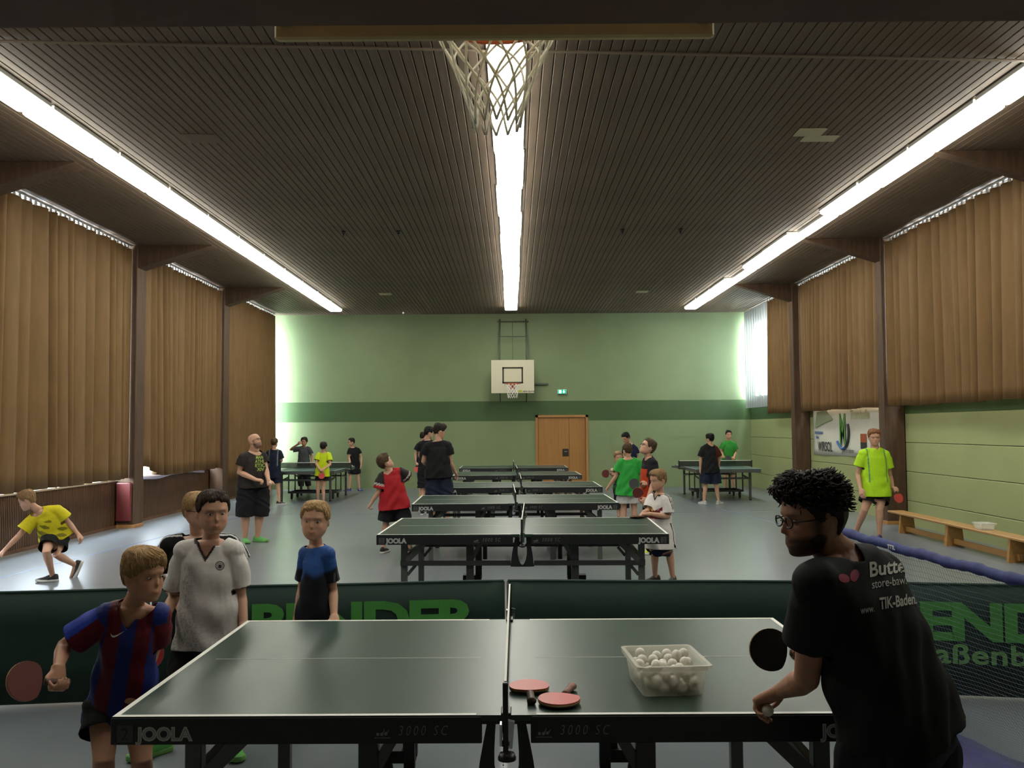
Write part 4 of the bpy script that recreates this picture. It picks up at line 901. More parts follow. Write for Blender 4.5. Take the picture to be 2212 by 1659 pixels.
    if shirt:
        ea = shirt.get('ease', .016) ; b = MB(); hem = shirt.get('hem', (-.28, HWd + .105 * k, .135 * k))
        rings = torso(b, ea, -9, hem); cuts = [(rings[0].mean(0), -up, max(hem[1], hem[2]) * 1.9)]; segs = {}
        for s in 'LR':
            sh, el, wr = j['sh' + s], j['el' + s], j['wr' + s]; fr_ = shirt.get('sleeve', .62); rs = shirt.get('sl', .02)
            r0, r1 = .056 * k + ea, .05 * k + ea + rs
            e = sh + (el - sh) * min(fr_, 1.); P_ = [sh + (cst - sh) * .45, sh + (cst - sh) * .12 + up * .004, sh + (e - sh) * .35, e]; Rr = [r0 * .9, r0 * 1.06, (r0 + r1) / 2 * 1.03, r1]
            if fr_ > 1: e = el + (wr - el) * (fr_ - 1); P_.append(e); Rr[-1] = r1; Rr.append(r1 * .85)
            b.tube([nb - up * .035 * k, nb * .5 + sh * .5 - up * .012 * k, sh], [.05 * k + ea, .054 * k + ea, .054 * k + ea], 14); b.tube(P_, Rr, 18); q_ = r0 * .99; b.ell(sh, V(q_, 0, 0), V(0, q_, 0), V(0, 0, q_)); dv = unit(P_[-1] - P_[-2]); cuts.append((e, dv, Rr[-1] * 1.06)); segs[s] = (sh, e)
        svox = shirt.get('vox', vox * 1.05); sv, sf = remesh(b, svox, shirt.get('smooth', 7)); drop = np.zeros(len(sv), bool)
        for c, nn, rr in cuts: ax_ = (sv - c) @ nn; drop |= (ax_ > -svox * 1.5) & (ax_ < svox * 2) & (np.linalg.norm(sv - c - np.outer(ax_, nn), axis=1) < rr)
        l1_, f1_ = frame(1.); nd = unit(hb - nb); rel = sv - nb; ax = rel @ nd; rad = np.linalg.norm(rel - np.outer(ax, nd), axis=1)
        fx, fy_, fz = rel @ l1_, rel @ f1_, rel @ up
        drop |= (ax > shirt.get('neckz', .006)) & (rad < .11 * k)
        vn = shirt.get('vneck', 0)
        if vn: drop |= (fy_ > 0) & (fz > -vn) & (np.abs(fx) < (fz + vn) * .62) & (rad < .2)
        # torso and sleeve coordinates
        tx = np.empty(len(sv)); tt = ((sv - pel) @ up) / SL; l_ = lh[None] * (1 - np.clip(tt, 0, 1))[:, None] + ls[None] * np.clip(tt, 0, 1)[:, None]
        tx = ((sv - pel - np.outer(tt * SL, up)) * l_).sum(1); f_ = np.cross(l_, up); ty = ((sv - pel - np.outer(tt * SL, up)) * f_).sum(1)
        arm = np.zeros(len(sv)); at_ = np.zeros(len(sv))
        for s in 'LR':
            sh, e = segs[s]; dd = e - sh; LL = np.linalg.norm(dd); pr = (sv - sh) @ dd / LL ** 2; dist = np.linalg.norm(sv - sh - np.outer(pr, dd), axis=1)
            m_ = (pr > -.05) & (pr < 1.08) & (dist < r1 + .014) & ((np.abs(tx) > SW * .93) | (pr > .75)); arm = np.where(m_, np.maximum(pr, .001), arm)
            q = up - dd / LL * (up @ dd / LL); at_ = np.where(m_, ((sv - sh - np.outer(pr, dd)) @ unit(q)) / (r1 + 1e-6), at_)
        nv = normals(sv, sf); A_ = shirt.get('fold', .006); S_ = sv * 1.0
        dv_ = .5 * np.sin(26 * tx + 9 * tt * SL + 2 * np.sin(13 * tt * SL + 5 * ty)) + .6 * np.sin(34 * tt * SL + 11 * tx + 2.2 * np.sin(9 * ty + 17 * tx)) + .4 * np.sin(55 * (tx + ty) + 30 * tt * SL)
        sv = sv + nv * (dv_ * A_ * (.35 + .65 * smst(.95, .4, tt)))[:, None]
        c = shirt['col'](tx, ty, tt, arm, at_, fz, rad) if callable(shirt['col']) else np.tile(A(shirt['col'], float), (len(sv), 1))
        tr_ = shirt.get('trim')
        if tr_ is not None:
            wt = (rad < .105 * k) & (ax > shirt.get('neckz', .006) - .022)
            if vn: wt |= (fy_ > 0) & (fz > -vn - .028) & (np.abs(fx) < (fz + vn + .028) * .62) & (rad < .2)
            wt |= arm > .93
            c[wt] = tr_
        smt = mat(shirt.get('mat', 'cotton'), (.5, .5, .5), shirt.get('rough', .8), attr='col', bump=(700, .12, .0015), noise=(60, .06), spec=.2)
        so, v2, f2 = quad_obj(shirt.get('name', 't_shirt'), sv, sf, smt, root, c, drop, .0025)
        info['shirt'] = so; info['bvh'] = BVHTree.FromPolygons(v2.tolist(), f2.tolist())
    if shorts:
        ea = shorts.get('ease', .02); b = MB(); rings = []
        for t, a, d_ in ((.1, HWd + .062 * k, .095 * k), (.02, HWd + .074 * k, .106 * k), (-.1, HWd + .08 * k, .112 * k), (-.22, HWd + .05 * k, .085 * k)):
            l, fw = frame(t); rings.append(ring_pts(pel + up * SL * t, l, fw, a + ea * .4, d_ + ea * .4, 24, 2.4))
        b.loft(rings); cuts = []
        for s in 'LR':
            hi, kn, an = j['hip' + s], j['kn' + s], j['an' + s]; q = shorts.get('len', .75); e = hi + (kn - hi) * min(q, 1.)
            P_ = [hi + up * .04, hi + (e - hi) * .3, e]; Rr = [.09 * k + ea * .6, .092 * k + ea, (.07 if q > .6 else .08) * k + ea + shorts.get('flare', .012)]
            if q > 1: e = kn + (an - kn) * (q - 1); P_.append(e); Rr.append(Rr[-1] * shorts.get('taper', 1.))
            b.tube(P_, Rr, 18); cuts.append((e, unit(P_[-1] - P_[-2]), Rr[-1] * 1.5))
        sv, sf = remesh(b, vox * 1.1, 4); drop = np.zeros(len(sv), bool)
        for c_, nn, rr in cuts: ax_ = (sv - c_) @ nn; drop |= (ax_ > -vox * 1.6) & (ax_ < vox * 2.5) & (np.linalg.norm(sv - c_ - np.outer(ax_, nn), axis=1) < rr * .8)
        nv = normals(sv, sf); q = sv - pel; sv = sv + nv * (.005 * np.sin(31 * q[:, 0] + 24 * q[:, 2] + 3 * np.sin(14 * q[:, 1] + 19 * q[:, 2])))[:, None]
        c = shorts['col'](q, j) if callable(shorts['col']) else np.tile(A(shorts['col'], float), (len(sv), 1))
        quad_obj(shorts.get('name', 'shorts'), sv, sf, mat('cotton', (.5, .5, .5), .8, attr='col', spec=.2), root, c, drop, .0025)
    PEOPLE.append(info); return info
def decal(info, me, m, px, py, Y, right, up, name='print', off=.004, sub=.012, dirv=None):
    """lays flat print on the shirt: the print plane starts at pixel (px, py), and each point slides along the line of sight of that pixel onto the cloth"""
    bm = bmesh.new(); bm.from_mesh(me); bmesh.ops.triangulate(bm, faces=bm.faces)
    for _ in range(3):
        es = [e for e in bm.edges if e.calc_length() > sub]
        if not es: break
        bmesh.ops.subdivide_edges(bm, edges=es, cuts=1); bmesh.ops.triangulate(bm, faces=bm.faces)
    O = at(px, py, Y); r, u_ = unit(right), unit(up); dv = unit(O - V(0, 0, CAMH)) if dirv is None else unit(dirv); root = info['root']
    for v_ in bm.verts:
        p = O + r * v_.co.x + u_ * v_.co.y; hit = info['bvh'].ray_cast(Vector(p - dv * 1.0), Vector(dv), 3.)
        q = A(hit[0]) + A(hit[1]) * (off if hit[1] @ Vector(dv) < 0 else -off) if hit[0] is not None else None
        v_.co = Vector(q - A(root.location)) if q is not None else Vector((0, 0, -99))
    bmesh.ops.delete(bm, geom=[v_ for v_ in bm.verts if v_.co.z < -50], context='VERTS')
    bmesh.ops.delete(bm, geom=[f for f in bm.faces if max(e.calc_length() for e in f.edges) > sub * 6], context='FACES')
    m2 = bpy.data.meshes.new(name); bm.to_mesh(m2); bm.free(); m2.materials.append(m)
    return link(name, m2, info['shirt'])

# ------------------------------------------------------------------ the people of the photograph
def shoes(nm, c, sole=(.6, .6, .56)): return (mat('shoe_' + nm, c, .55, noise=(40, .2)), mat('sole_' + '%02d%02d%02d' % tuple(int(q * 99) for q in sole), sole, .6))
S_GRN, S_BLK, S_YEL, S_BLU, S_WHT = shoes('green', (.10, .42, .08), (.16, .40, .10)), shoes('black', (.015, .015, .018)), shoes('yellow', (.42, .55, .03)), shoes('blue', (.02, .03, .12), (.12, .14, .3)), shoes('white', (.5, .5, .48))
BLACK, NAVY = (.011, .0115, .013), (.012, .016, .035)
def lock(n, lw=.013, ln=.3, lift=.02): return dict(locks=n, lw=lw, len=ln, lift=lift)
blond = dict(col=(.46, .29, .13), thick=.075, side=.045, fringe=.03, amp=.01, seed=5, line=[(0, .235), (30, .2), (50, .13), (66, .03), (82, -.06), (92, .05), (108, .0), (130, -.2), (180, -.28)], **lock(900, .012, .34, .015), sweep=20)
blond_s = dict(col=(.50, .32, .15), thick=.05, side=.03, amp=.008, seed=6, **lock(700, .012, .2, .02))
brown_s = dict(col=(.045, .026, .017), thick=.05, side=.03, amp=.006, seed=7, line=[(0, .29), (35, .27), (55, .2), (68, .05), (82, -.05), (92, .05), (108, .02), (130, -.2), (180, -.25)], **lock(700, .012, .16, .012))
dark_curl = dict(col=(.016, .010, .008), thick=.085, side=.04, fringe=.06, back=.01, amp=.02, freq=15, seed=8, line=[(0, .27), (35, .25), (55, .2), (66, .06), (80, -.1), (90, .04), (108, .02), (130, -.22), (180, -.3)], **lock(1300, .024, .1, .03), curl=.05, lmin=.14)
def hs(col, seed, **k_): d = dict(col=col, thick=.06, side=.035, amp=.012, seed=seed, locks=160, lw=.02, len=.25, lift=.015); d.update(k_); return d
DBR, BLK, MBR, LBR = (.02, .013, .009), (.007, .006, .006), (.075, .042, .02), (.28, .17, .08)

# boy in the striped football shirt, front left
BLU, RED = A([.016, .028, .17]), A([.11, .008, .018])
def stripes(tx, ty, tt, arm, at_, fz, rad):
    c = np.where((np.floor(tx / .058 + .5) % 2 == 0)[:, None], BLU, RED)
    c = np.where((arm > .02)[:, None], np.where((at_ > .45)[:, None], A([.02, .05, .36]), RED), c); return c
P1 = person('blond boy in a red and blue striped football shirt leaning at the front table', 3.75,
    dict(head=(312, 1242, .0), neck=(284, 1310, .03), shR=(228, 1335, .0), shL=(340, 1332, .06), elR=(138, 1396, -.02), wrR=(126, 1442, -.15), elL=(330, 1404, .12), wrL=(303, 1474, .06),
         hipR=(228, 1525, .1), hipL=(296, 1525, .12), knR=(224, 1640, -.04), knL=(306, 1640, .02), anR=(222, None, .06, .075), anL=(312, None, .12, .075)),
    .215, (62, -4, 0), blond, dict(col=stripes, vox=.005, vneck=.06, sleeve=.8, sl=.014, ease=.014, hem=(-.16, .128, .10), fold=.009, mat='shiny_jersey', rough=.5, name='football_shirt'),
    dict(col=BLACK, len=.55), S_BLK, 'b', .80, .0055, dict(R=dict(d=(-.15, -.7, -.55), bat=((-.5, -.75, .25), (.75, -.6, .35), dred_r, red_r, 'dark red bat swung back by the boy in the striped shirt')), L=dict(curl=(.9, .9, .6))), feet=dict(L=20, R=15))
# boy in the white shirt
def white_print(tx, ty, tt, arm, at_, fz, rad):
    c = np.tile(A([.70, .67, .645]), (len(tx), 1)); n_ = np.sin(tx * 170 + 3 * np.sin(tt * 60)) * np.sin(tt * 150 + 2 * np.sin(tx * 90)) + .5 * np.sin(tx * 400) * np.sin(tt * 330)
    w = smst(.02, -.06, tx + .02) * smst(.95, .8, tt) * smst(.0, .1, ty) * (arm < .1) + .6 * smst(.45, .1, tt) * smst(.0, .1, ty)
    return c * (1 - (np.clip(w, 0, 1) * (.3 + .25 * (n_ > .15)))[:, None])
P2 = person('dark haired boy in a white shirt with black collar and green shoes', 4.75,
    dict(head=(461, 1107, .0), neck=(455, 1168, .04), shR=(398, 1192, .02), shL=(505, 1190, .03), elR=(377, 1288, .08), wrR=(345, 1352, -.13), elL=(519, 1284, .06), wrL=(527, 1352, -.02),
         hipR=(420, 1378, .04), hipL=(487, 1378, .05), knR=(392, None, .03, .4), knL=(496, None, .03, .4), anR=(345, None, .1, .08), anL=(503, None, .1, .08)),
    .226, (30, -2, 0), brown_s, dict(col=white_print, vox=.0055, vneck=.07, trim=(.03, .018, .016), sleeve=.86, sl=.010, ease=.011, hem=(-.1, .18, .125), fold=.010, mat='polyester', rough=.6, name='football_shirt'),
    dict(col=BLACK, len=.9), S_GRN, 'a', .82, .0055, dict(R=dict(d=(-.1, -.8, -.5), bat=((.06, -.2, -1), (.3, -1, .25), red_r, blk_r, 'red bat hanging beside the boy in the white shirt')), L=dict(curl=(.3, .4, .3))), feet=dict(R=-38, L=28), wide=1.05)
# badge
def ring_badge(r0, r1, n=28):
    me = bpy.data.meshes.new('badge'); a = np.arange(n) * 2 * math.pi / n
    vs_ = [(r * math.cos(q), r * math.sin(q), 0) for r in (r0, r1) for q in a]; me.from_pydata(vs_, [], [(i, (i + 1) % n, n + (i + 1) % n, n + i) for i in range(n)]); return me
def disc(r, ry=None, n=24):
    me = bpy.data.meshes.new('disc'); a = np.arange(n) * 2 * math.pi / n; me.from_pydata([(0, 0, 0)] + [(r * math.cos(q), (ry or r) * math.sin(q), 0) for q in a], [], [(0, 1 + i, 1 + (i + 1) % n) for i in range(n)]); return me
ink_d = mat('black_print', (.03, .025, .03), .6)
RX, RZ = V(1, 0, 0), V(0, 0, 1)
decal(P2, ring_badge(.02, .0235), ink_d, 475, 1222, 4.65, RX, RZ, 'badge_ring'); decal(P2, ring_badge(.0125, .0145), ink_d, 475, 1222, 4.65, RX, RZ, 'badge_ring')
for q in (-.006, 0, .006): decal(P2, disc(.0035, .009), ink_d, 475 + q * 300, 1223, 4.65, RX, RZ, 'badge_mark', sub=.006)
def swoosh(s):
    me = bpy.data.meshes.new('swoosh'); me.from_pydata([(s * x, s * y, 0) for x, y in ((-.5, .12), (-.42, -.12), (-.25, -.2), (0, -.1), (.55, .28), (0, .0), (-.25, -.06), (-.38, -.02))], [], [(0, 1, 7), (1, 2, 6, 7), (2, 3, 5, 6), (3, 4, 5)]); return me
decal(P1, swoosh(.055), white_paint, 254, 1371, 3.6, RX, RZ, 'chest_mark', sub=.006)
# blond boy with glasses behind
def three_stripes(base, st):
    def f(tx, ty, tt, arm, at_, fz, rad):
        c = np.tile(A(base, float), (len(tx), 1)); s = np.abs(ty) ; on = (tt > .8) & (rad > .06) & ((np.floor((ty + .0135) / .0135) % 2 == 0)) & (np.abs(ty) < .034)
        on |= (arm > .0) & (np.abs(ty) < .034) & (np.floor((ty + .0135) / .0135) % 2 == 0) & (at_ > 0)
        c[on] = st; return c
    return f
P3 = person('blond boy with glasses in a black shirt with white shoulder stripes', 5.3,
    dict(head=(428, 1103, .0), neck=(428, 1160, .05), shR=(367, 1178, .0), shL=(498, 1175, .06), elR=(344, 1242, .1), wrR=(385, 1300, -.1), elL=(525, 1232, .1), wrL=(490, 1300, -.1),
         hipR=(405, 1335, .05), hipL=(462, 1335, .05), knR=(405, None, .0, .36), knL=(462, None, .0, .36), anR=(400, None, .05, .075), anL=(466, None, .05, .075)),
    .212, (55, -2, 0), blond_s, dict(col=three_stripes(BLACK, (.6, .6, .58)), vox=.006, sleeve=.7, sl=.02), dict(col=BLACK, len=.8), S_BLK, 'a', .78, .0065, glasses=True, feet=dict(L=30, R=10))
# blond boy in the blue shirt
def yoke(tx, ty, tt, arm, at_, fz, rad):
    n_ = .03 * np.sin(tx * 60) + .03 * np.sin(ty * 50 + tx * 20); w = smst(.70, .82, tt + n_ * .8 + .10 * (np.abs(tx) > .09) * 0); w = np.maximum(w * (arm < .02), (arm > .02) * smst(.55, .4, arm + n_))
    sp = .5 + .5 * (np.sin(tx * 160) * np.sin(tt * 110 + ty * 60) > .2); c = A([.012, .014, .018]) * (1 - w[:, None]) + A([.03, .10, .34]) * w[:, None] * (1 - .35 * (1 - sp[:, None]) * (np.abs(tx) > .07)[:, None])
    st = (arm > .6) & (np.abs(np.abs((np.abs(ty)) - .014)) < .0045); c[st] = (.08, .085, .1); return c
P4 = person('small blond boy in a blue and black shirt behind the front table', 5.3,
    dict(head=(680, 1125, .0), neck=(683, 1180, .03), shR=(663, 1197, .03), shL=(706, 1199, .0), elR=(653, 1272, .08), wrR=(640, 1338, .02), elL=(719, 1276, .03), wrL=(722, 1334, -.08),
         hipR=(662, 1365, .05), hipL=(700, 1365, .03), knR=(664, None, .0, .34), knL=(702, None, .0, .34), anR=(664, None, .05, .07), anL=(706, None, .05, .07)),
    .226, (2, 2, -3), dict(blond_s, line=[(0, .29), (25, .27), (45, .22), (62, .08), (80, -.02), (92, .05), (108, .02), (130, -.2), (180, -.25)]), dict(col=yoke, vox=.0055, sleeve=.78, sl=.003, ease=.009, hem=(-.12, .13, .105), name='sports_shirt', mat='polyester', rough=.6),
    dict(col=BLACK, len=.9), S_BLK, 'a', .74, .0055, feet=dict(L=10, R=-10), wide=1.04)
decal(P4, swoosh(.018), mat('grey_mark', (.2, .22, .25), .6), 660, 1214, 5.2, RX, RZ, 'chest_mark', sub=.006)
# man in black, front right
P5 = person('dark haired bearded man with glasses in black leaning over the front table', 2.75,
    dict(head=(1752, 1118, .0), neck=(1812, 1196, .04), shL=(1768, 1262, -.14), shR=(1900, 1236, .16), elL=(1742, 1468, -.02), wrL=(1688, 1492, .2), elR=(1838, 1400, .32), wrR=(1760, 1412, .5),
         hipL=(1905, 1580, -.08), hipR=(1990, 1570, .08), knL=(1880, None, .02, .48), knR=(1975, None, .14, .48), anL=(1925, None, -.05, .085), anR=(2010, None, .12, .085)),
    .232, (-82, -6, 0), dark_curl, dict(col=BLACK, vox=.006, sleeve=.62, sl=.012, ease=.018, hem=(-.06, .20, .15), smooth=12, fold=.009), dict(col=(.009, .0095, .012), len=.95, ease=.03), S_BLK, 'c', 1.0, .0055,
    dict(L=dict(d=(-.55, .55, -.5), n=(-.2, -.1, -1), curl=(.7, .9, .6), ball='white ball under the left hand of the man in black', bo=.01), R=dict(d=(-.75, .35, .1), bat=((-.8, -.05, .12), (.35, -1, .1), blk_r, red_r, 'black bat held by the man in black', 1.02))), glasses=True, neckr=1.12, beard=((.010, .007, .006), .9), feet=dict(L=-120, R=-130))
tx_r, tx_u = unit(at(1990, 1238, 2.8) - at(1868, 1256, 2.72)), unit(V(-.08, -.1, 1))
TXM = mat('white_shirt_print', (.55, .54, .5), .6); PNK = mat('magenta_print', (.32, .012, .07), .6)
decal(P5, text_mesh('Butterfly', .05, .0012, 0, 1, 1, fit=(.225, .046)), TXM, 1939, 1238, 2.62, tx_r, tx_u, 'lettering', .005)
decal(P5, text_mesh('store-baw.de', .03, 0, 0, 1, 1, fit=(.165, .026)), TXM, 1928, 1266, 2.62, tx_r, tx_u, 'lettering', .005)
decal(P5, text_mesh('TIK-Baden.de', .04, .001, 0, 1, 1, fit=(.175, .034)), TXM, 1948, 1309, 2.62, tx_r, tx_u, 'lettering', .005); decal(P5, text_mesh('www.', .02, 0, fit=(.05, .014)), TXM, 1872, 1324, 2.62, tx_r, tx_u, 'lettering', .005)
def petal(a, b, ang):
    me = disc(a, b, 20); me.transform(Matrix.Rotation(ang, 4, 'Z')); return me
decal(P5, petal(.021, .012, -.35), PNK, 1821, 1250, 2.62, tx_r, tx_u, 'butterfly_wing'); decal(P5, petal(.019, .0165, .9), PNK, 1844, 1244, 2.62, tx_r, tx_u, 'butterfly_wing')
# boy in yellow bending
def yellow(tx, ty, tt, arm, at_, fz, rad):
    c = np.tile(A([.60, .52, .015]), (len(tx), 1)); m_ = (np.sin(tx * 38 + 6 * tt) * np.sin(tt * 13 + tx * 9) > .35) & (arm < .05) & (tt < .85); c[m_] = (.20, .17, .012); return c
person('boy in a bright yellow shirt stooping beside the left curtain', 10.3,
    dict(head=(58, 1081, -.12), neck=(84, 1102, -.02), shR=(76, 1118, -.02), shL=(124, 1102, .04), elR=(40, 1158, -.12), wrR=(12, 1186, -.2), elL=(147, 1128, .12), wrL=(167, 1152, .16),
         hipR=(111, 1157, .1), hipL=(133, 1154, .18), knR=(100, 1192, -.2), knL=(122, 1198, .0), anR=(113, None, .02, .085), anL=(162, 1220, .3)),
    .218, (-85, -22, 0), hs(LBR, 21, thick=.08, side=.05, fringe=.03), dict(col=yellow, sleeve=.75, sl=.025, hem=(-.12, .19, .14), mat='polyester', rough=.6, name='sports_shirt'), dict(col=BLACK, len=.75, flare=.02), S_BLK, 'a', .84, .007, dict(R=dict(curl=(.2, .3, .2)), L=dict(curl=(.6, .7, .5))), feet=dict(R=-75, L=(-.35, -.1, -.9)))
# bald man
P7 = person('bald bearded man in a dark shirt and lime green shoes looking up', 13.75,
    dict(head=(551, 953, -.02), neck=(548, 975, .04), shR=(526, 989, -.14), shL=(567, 986, .14), elR=(517, 1020, -.14), wrR=(552, 1036, -.3), elL=(574, 1014, .08), wrL=(580, 1037, -.12),
         hipR=(533, 1045, -.05), hipL=(561, 1045, .08), knR=(530, None, -.06, .5), knL=(562, None, .06, .5), anR=(529, None, -.02, .09), anL=(556, None, .1, .09)),
    .235, (72, 22, 0), dict(col=(.03, .022, .016), thick=None), dict(col=(.028, .024, .022), sleeve=.6, sl=.02, hem=(-.16, .235, .185), ease=.014), dict(col=BLACK, len=1.22, ease=.045, flare=.02), S_GRN, 'a', 1.12, .007, dict(R=dict(d=(1, -.1, -.15), n=(0, .3, -1), curl=(.8, .9, .6)), L=dict(d=(.35, -.4, -.8), n=(.3, -.7, .3), curl=(.7, .8, .5), ball='white ball in the hand of the bald man')), feet=dict(R=35, L=80), glasses=True, belly=.045, beard=((.05, .035, .026), .6), neckr=1.25, calf=1.15)
lime = mat('lime_print', (.33, .45, .05), .6)
for i, tx in enumerate(('MAN', 'ATHL', 'ETIC', 'XIV')):
    decal(P7, text_mesh(tx, .1, .002, .0, 1, 1, fit=(.15 if i % 3 else .11, .05)), lime, 560 + i * .8, 991.5 + i * 8.6, 13.5, unit(V(.85, .5, 0)), RZ, 'lettering', .006)
# rear left group
def side_panels(base, st):
    def f(tx, ty, tt, arm, at_, fz, rad):
        c = np.tile(A(base, float), (len(tx), 1)); c[(np.abs(np.abs(tx) - .10) < .012) & (tt > .35)] = st; return c
    return f
person('boy in a black shirt with pale seams seen from behind, beside the bald man', 20.7,
    dict(head=(593, 957, .0), neck=(592, 970, .0), shL=(581, 978, .0), shR=(604, 978, .0), elL=(576, 996, .05), wrL=(584, 1003, .22), elR=(608, 995, .05), wrR=(601, 1003, .22), hipL=(586, 1022, .0), hipR=(598, 1022, .0), knL=(582, None, .0, .42), knR=(601, None, -.02, .42), anL=(579, None, .0, .08), anR=(603, None, -.05, .08)),
    .215, (176, 0, 0), hs(MBR, 22), dict(col=side_panels(NAVY, (.14, .16, .15)), sleeve=.8, sl=.02), dict(col=NAVY, len=.8), S_BLK, 'a', .86, .008, feet=dict(L=200, R=100))
person('boy in grey raising a hand to his face before the bright wall', 24.3,
    dict(head=(657, 954, .0), neck=(656, 965, .03), shR=(646, 970, .0), shL=(667, 970, .0), elR=(628, 971, -.05), wrR=(643, 960, -.2), elL=(673, 985, .02), wrL=(675, 999, -.05), hipR=(650, 1007, .0), hipL=(662, 1007, .0), knR=(650, None, -.03, .44), knL=(664, None, -.03, .44), anR=(650, None, .0, .08), anL=(667, None, .0, .08)),
    .22, (-10, -5, 0), hs(DBR, 23, thick=.1, side=.07), dict(col=(.06, .065, .07), sleeve=.8, sl=.02), dict(col=(.03, .032, .035), len=1.7, taper=.8, name='trousers'), S_BLK, 'c', .86, .008, dict(R=dict(n=(.7, .4, 0), curl=(.7, .8, .5))), feet=dict(L=10, R=-10))
person('boy in a neon yellow shirt with both hands behind his back', 20.85,
    dict(head=(699, 965, .0), neck=(699, 977, .0), shL=(689, 982, .0), shR=(710, 982, .0), elL=(683, 1001, -.08), wrL=(691, 1016, -.17), elR=(713, 1003, -.08), wrR=(699, 1013, -.2), hipL=(690, 1028, .0), hipR=(702, 1028, .0), knL=(687, None, .0, .39), knR=(698, None, .0, .39), anL=(687, None, .05, .08), anR=(699, None, -.05, .08)),
    .215, (178, 0, 0), hs(DBR, 24, thick=.07, side=.05), dict(col=(.50, .64, .012), sleeve=.72, sl=.02, mat='polyester', hem=(-.04, .165, .13)), dict(col=BLACK, len=.45), S_BLU, 'a', .8, .008, dict(L=dict(d=(.3, -.7, -.5), bat=((.18, -.15, -1), (0, -1, .1), red_b, blk_r, 'red bat held behind the neon yellow shirt')), R=dict(d=(-.7, 0, -.7), curl=(.8, .8, .5))), feet=dict(L=175, R=160))
person('boy with glasses in black standing by the left end of the far wall', 25.05,
    dict(head=(759, 955, .0), neck=(761, 966, .03), shR=(756, 972, -.05), shL=(773, 972, .08), elR=(754, 990, -.08), wrR=(757, 1004, -.2), elL=(780, 987, .12), wrL=(780, 1004, .05), hipR=(760, 1012, -.02), hipL=(771, 1012, .04), knR=(757, None, -.05, .45), knL=(773, None, .05, .45), anR=(754, None, -.05, .08), anL=(776, None, .05, .08)),
    .215, (-70, -3, 0), hs(DBR, 25), dict(col=(.009, .01, .011), sleeve=.6, sl=.018), dict(col=(.03, .032, .04), len=.9), S_BLU, 'a', .86, .008, feet=dict(R=-60, L=40), glasses=True)
# middle group
def red_shirt(tx, ty, tt, arm, at_, fz, rad):
    c = np.tile(A([.36, .012, .018]), (len(tx), 1)); c[(arm > .0) & (arm < .55)] = (.02, .014, .013); c[(np.abs(tx) > .115) & (tt > .72)] = (.02, .014, .013); c[(arm > .55) & (arm < .72) & (np.floor(arm * 40) % 2 == 0)] = (.6, .55, .5); return c
person('boy in a red shirt with black shoulders looking up at the flying ball', 12.5,
    dict(head=(833, 998, -.03), neck=(843, 1017, .0), shL=(826, 1030, -.02), shR=(866, 1020, .04), elL=(818, 1062, -.05), wrL=(803, 1085, -.02), elR=(882, 1034, .12), wrR=(884, 1026, .3), hipL=(838, 1095, .0), hipR=(866, 1090, .05), knL=(834, None, .02, .44), knR=(872, None, .0, .44), anL=(828, None, .0, .085), anR=(886, None, .0, .085)),
    .225, (125, 32, -8), hs(MBR, 26, thick=.09, side=.06, back=.03, amp=.02), dict(col=red_shirt, sleeve=.88, sl=.03, hem=(-.12, .215, .155), mat='polyester', rough=.6, ease=.02, name='sports_shirt'), dict(col=BLACK, len=.98, ease=.03, flare=.03), S_BLK, 'a', .88, .007, dict(L=dict(curl=(1., 1., .6)), R=dict(curl=(.6, .6, .4))), feet=dict(L=165, R=60))
person('tall young man in black and navy seen from behind by the third table', 14.0,
    dict(head=(950, 932, .02), neck=(947, 953, .0), shL=(924, 965, .0), shR=(967, 963, .02), elL=(915, 997, .06), wrL=(924, 1005, .28), elR=(973, 1001, .05), wrR=(982, 1018, .18), hipL=(936, 1030, .0), hipR=(959, 1030, .02), knL=(938, None, .0, .5), knR=(964, None, .0, .5), anL=(938, None, .0, .085), anR=(968, None, .0, .085)),
    .235, (125, -14, 0), hs(DBR, 27, thick=.09, side=.03, fringe=.05), dict(col=(.009, .0095, .011), sleeve=.55, sl=.022, hem=(-.06, .215, .155)), dict(col=NAVY, len=1.05, ease=.04, flare=.03), S_BLK, 'a', 1.0, .007, dict(R=dict(curl=(.3, .4, .3))), feet=dict(L=170, R=160))
person('dark haired boy in black partly hidden behind the tall young man', 18.0,
    dict(head=(927, 935, .0), neck=(924, 950, .0), shL=(909, 961, .0), shR=(936, 960, .0), elL=(907, 984, .05), wrL=(915, 1000, .2), elR=(940, 984, .05), wrR=(938, 1000, .2), hipL=(914, 1013, .0), hipR=(930, 1013, .0), knL=(913, None, .0, .46), knR=(925, None, .0, .46), anL=(912, None, .0, .08), anR=(926, None, .0, .08)),
    .225, (125, -12, 0), hs(BLK, 28, thick=.1, side=.05, fringe=.06), dict(col=(.009, .0095, .011), sleeve=.6, sl=.02), dict(col=BLACK, len=.85, ease=.03), S_BLK, 'a', .92, .008, feet=dict(L=175, R=165))
person('boy with a red bat and yellow shoes farthest of the three by the end wall', 22.6,
    dict(head=(914, 943, .0), neck=(913, 953, .0), shL=(904, 962, .0), shR=(923, 962, .0), elL=(897, 981, .02), wrL=(900, 1003, -.05), elR=(927, 981, .02), wrR=(925, 1002, .0), hipL=(907, 1004, .0), hipR=(918, 1004, .0), knL=(908, None, .0, .43), knR=(919, None, .0, .43), anL=(908, None, .0, .08), anR=(920, None, .0, .08)),
    .215, (160, -8, 0), hs(DBR, 29), dict(col=NAVY, sleeve=.6, sl=.02), dict(col=(.35, .36, .36), len=.8, ease=.03), S_YEL, 'a', .85, .008, dict(L=dict(d=(0, -.8, -.5), bat=((-.02, -.2, -1), (0, -1, .2), red_b, blk_r, 'red bat held by the farthest boy of the three'))), feet=dict(L=-160, R=150))
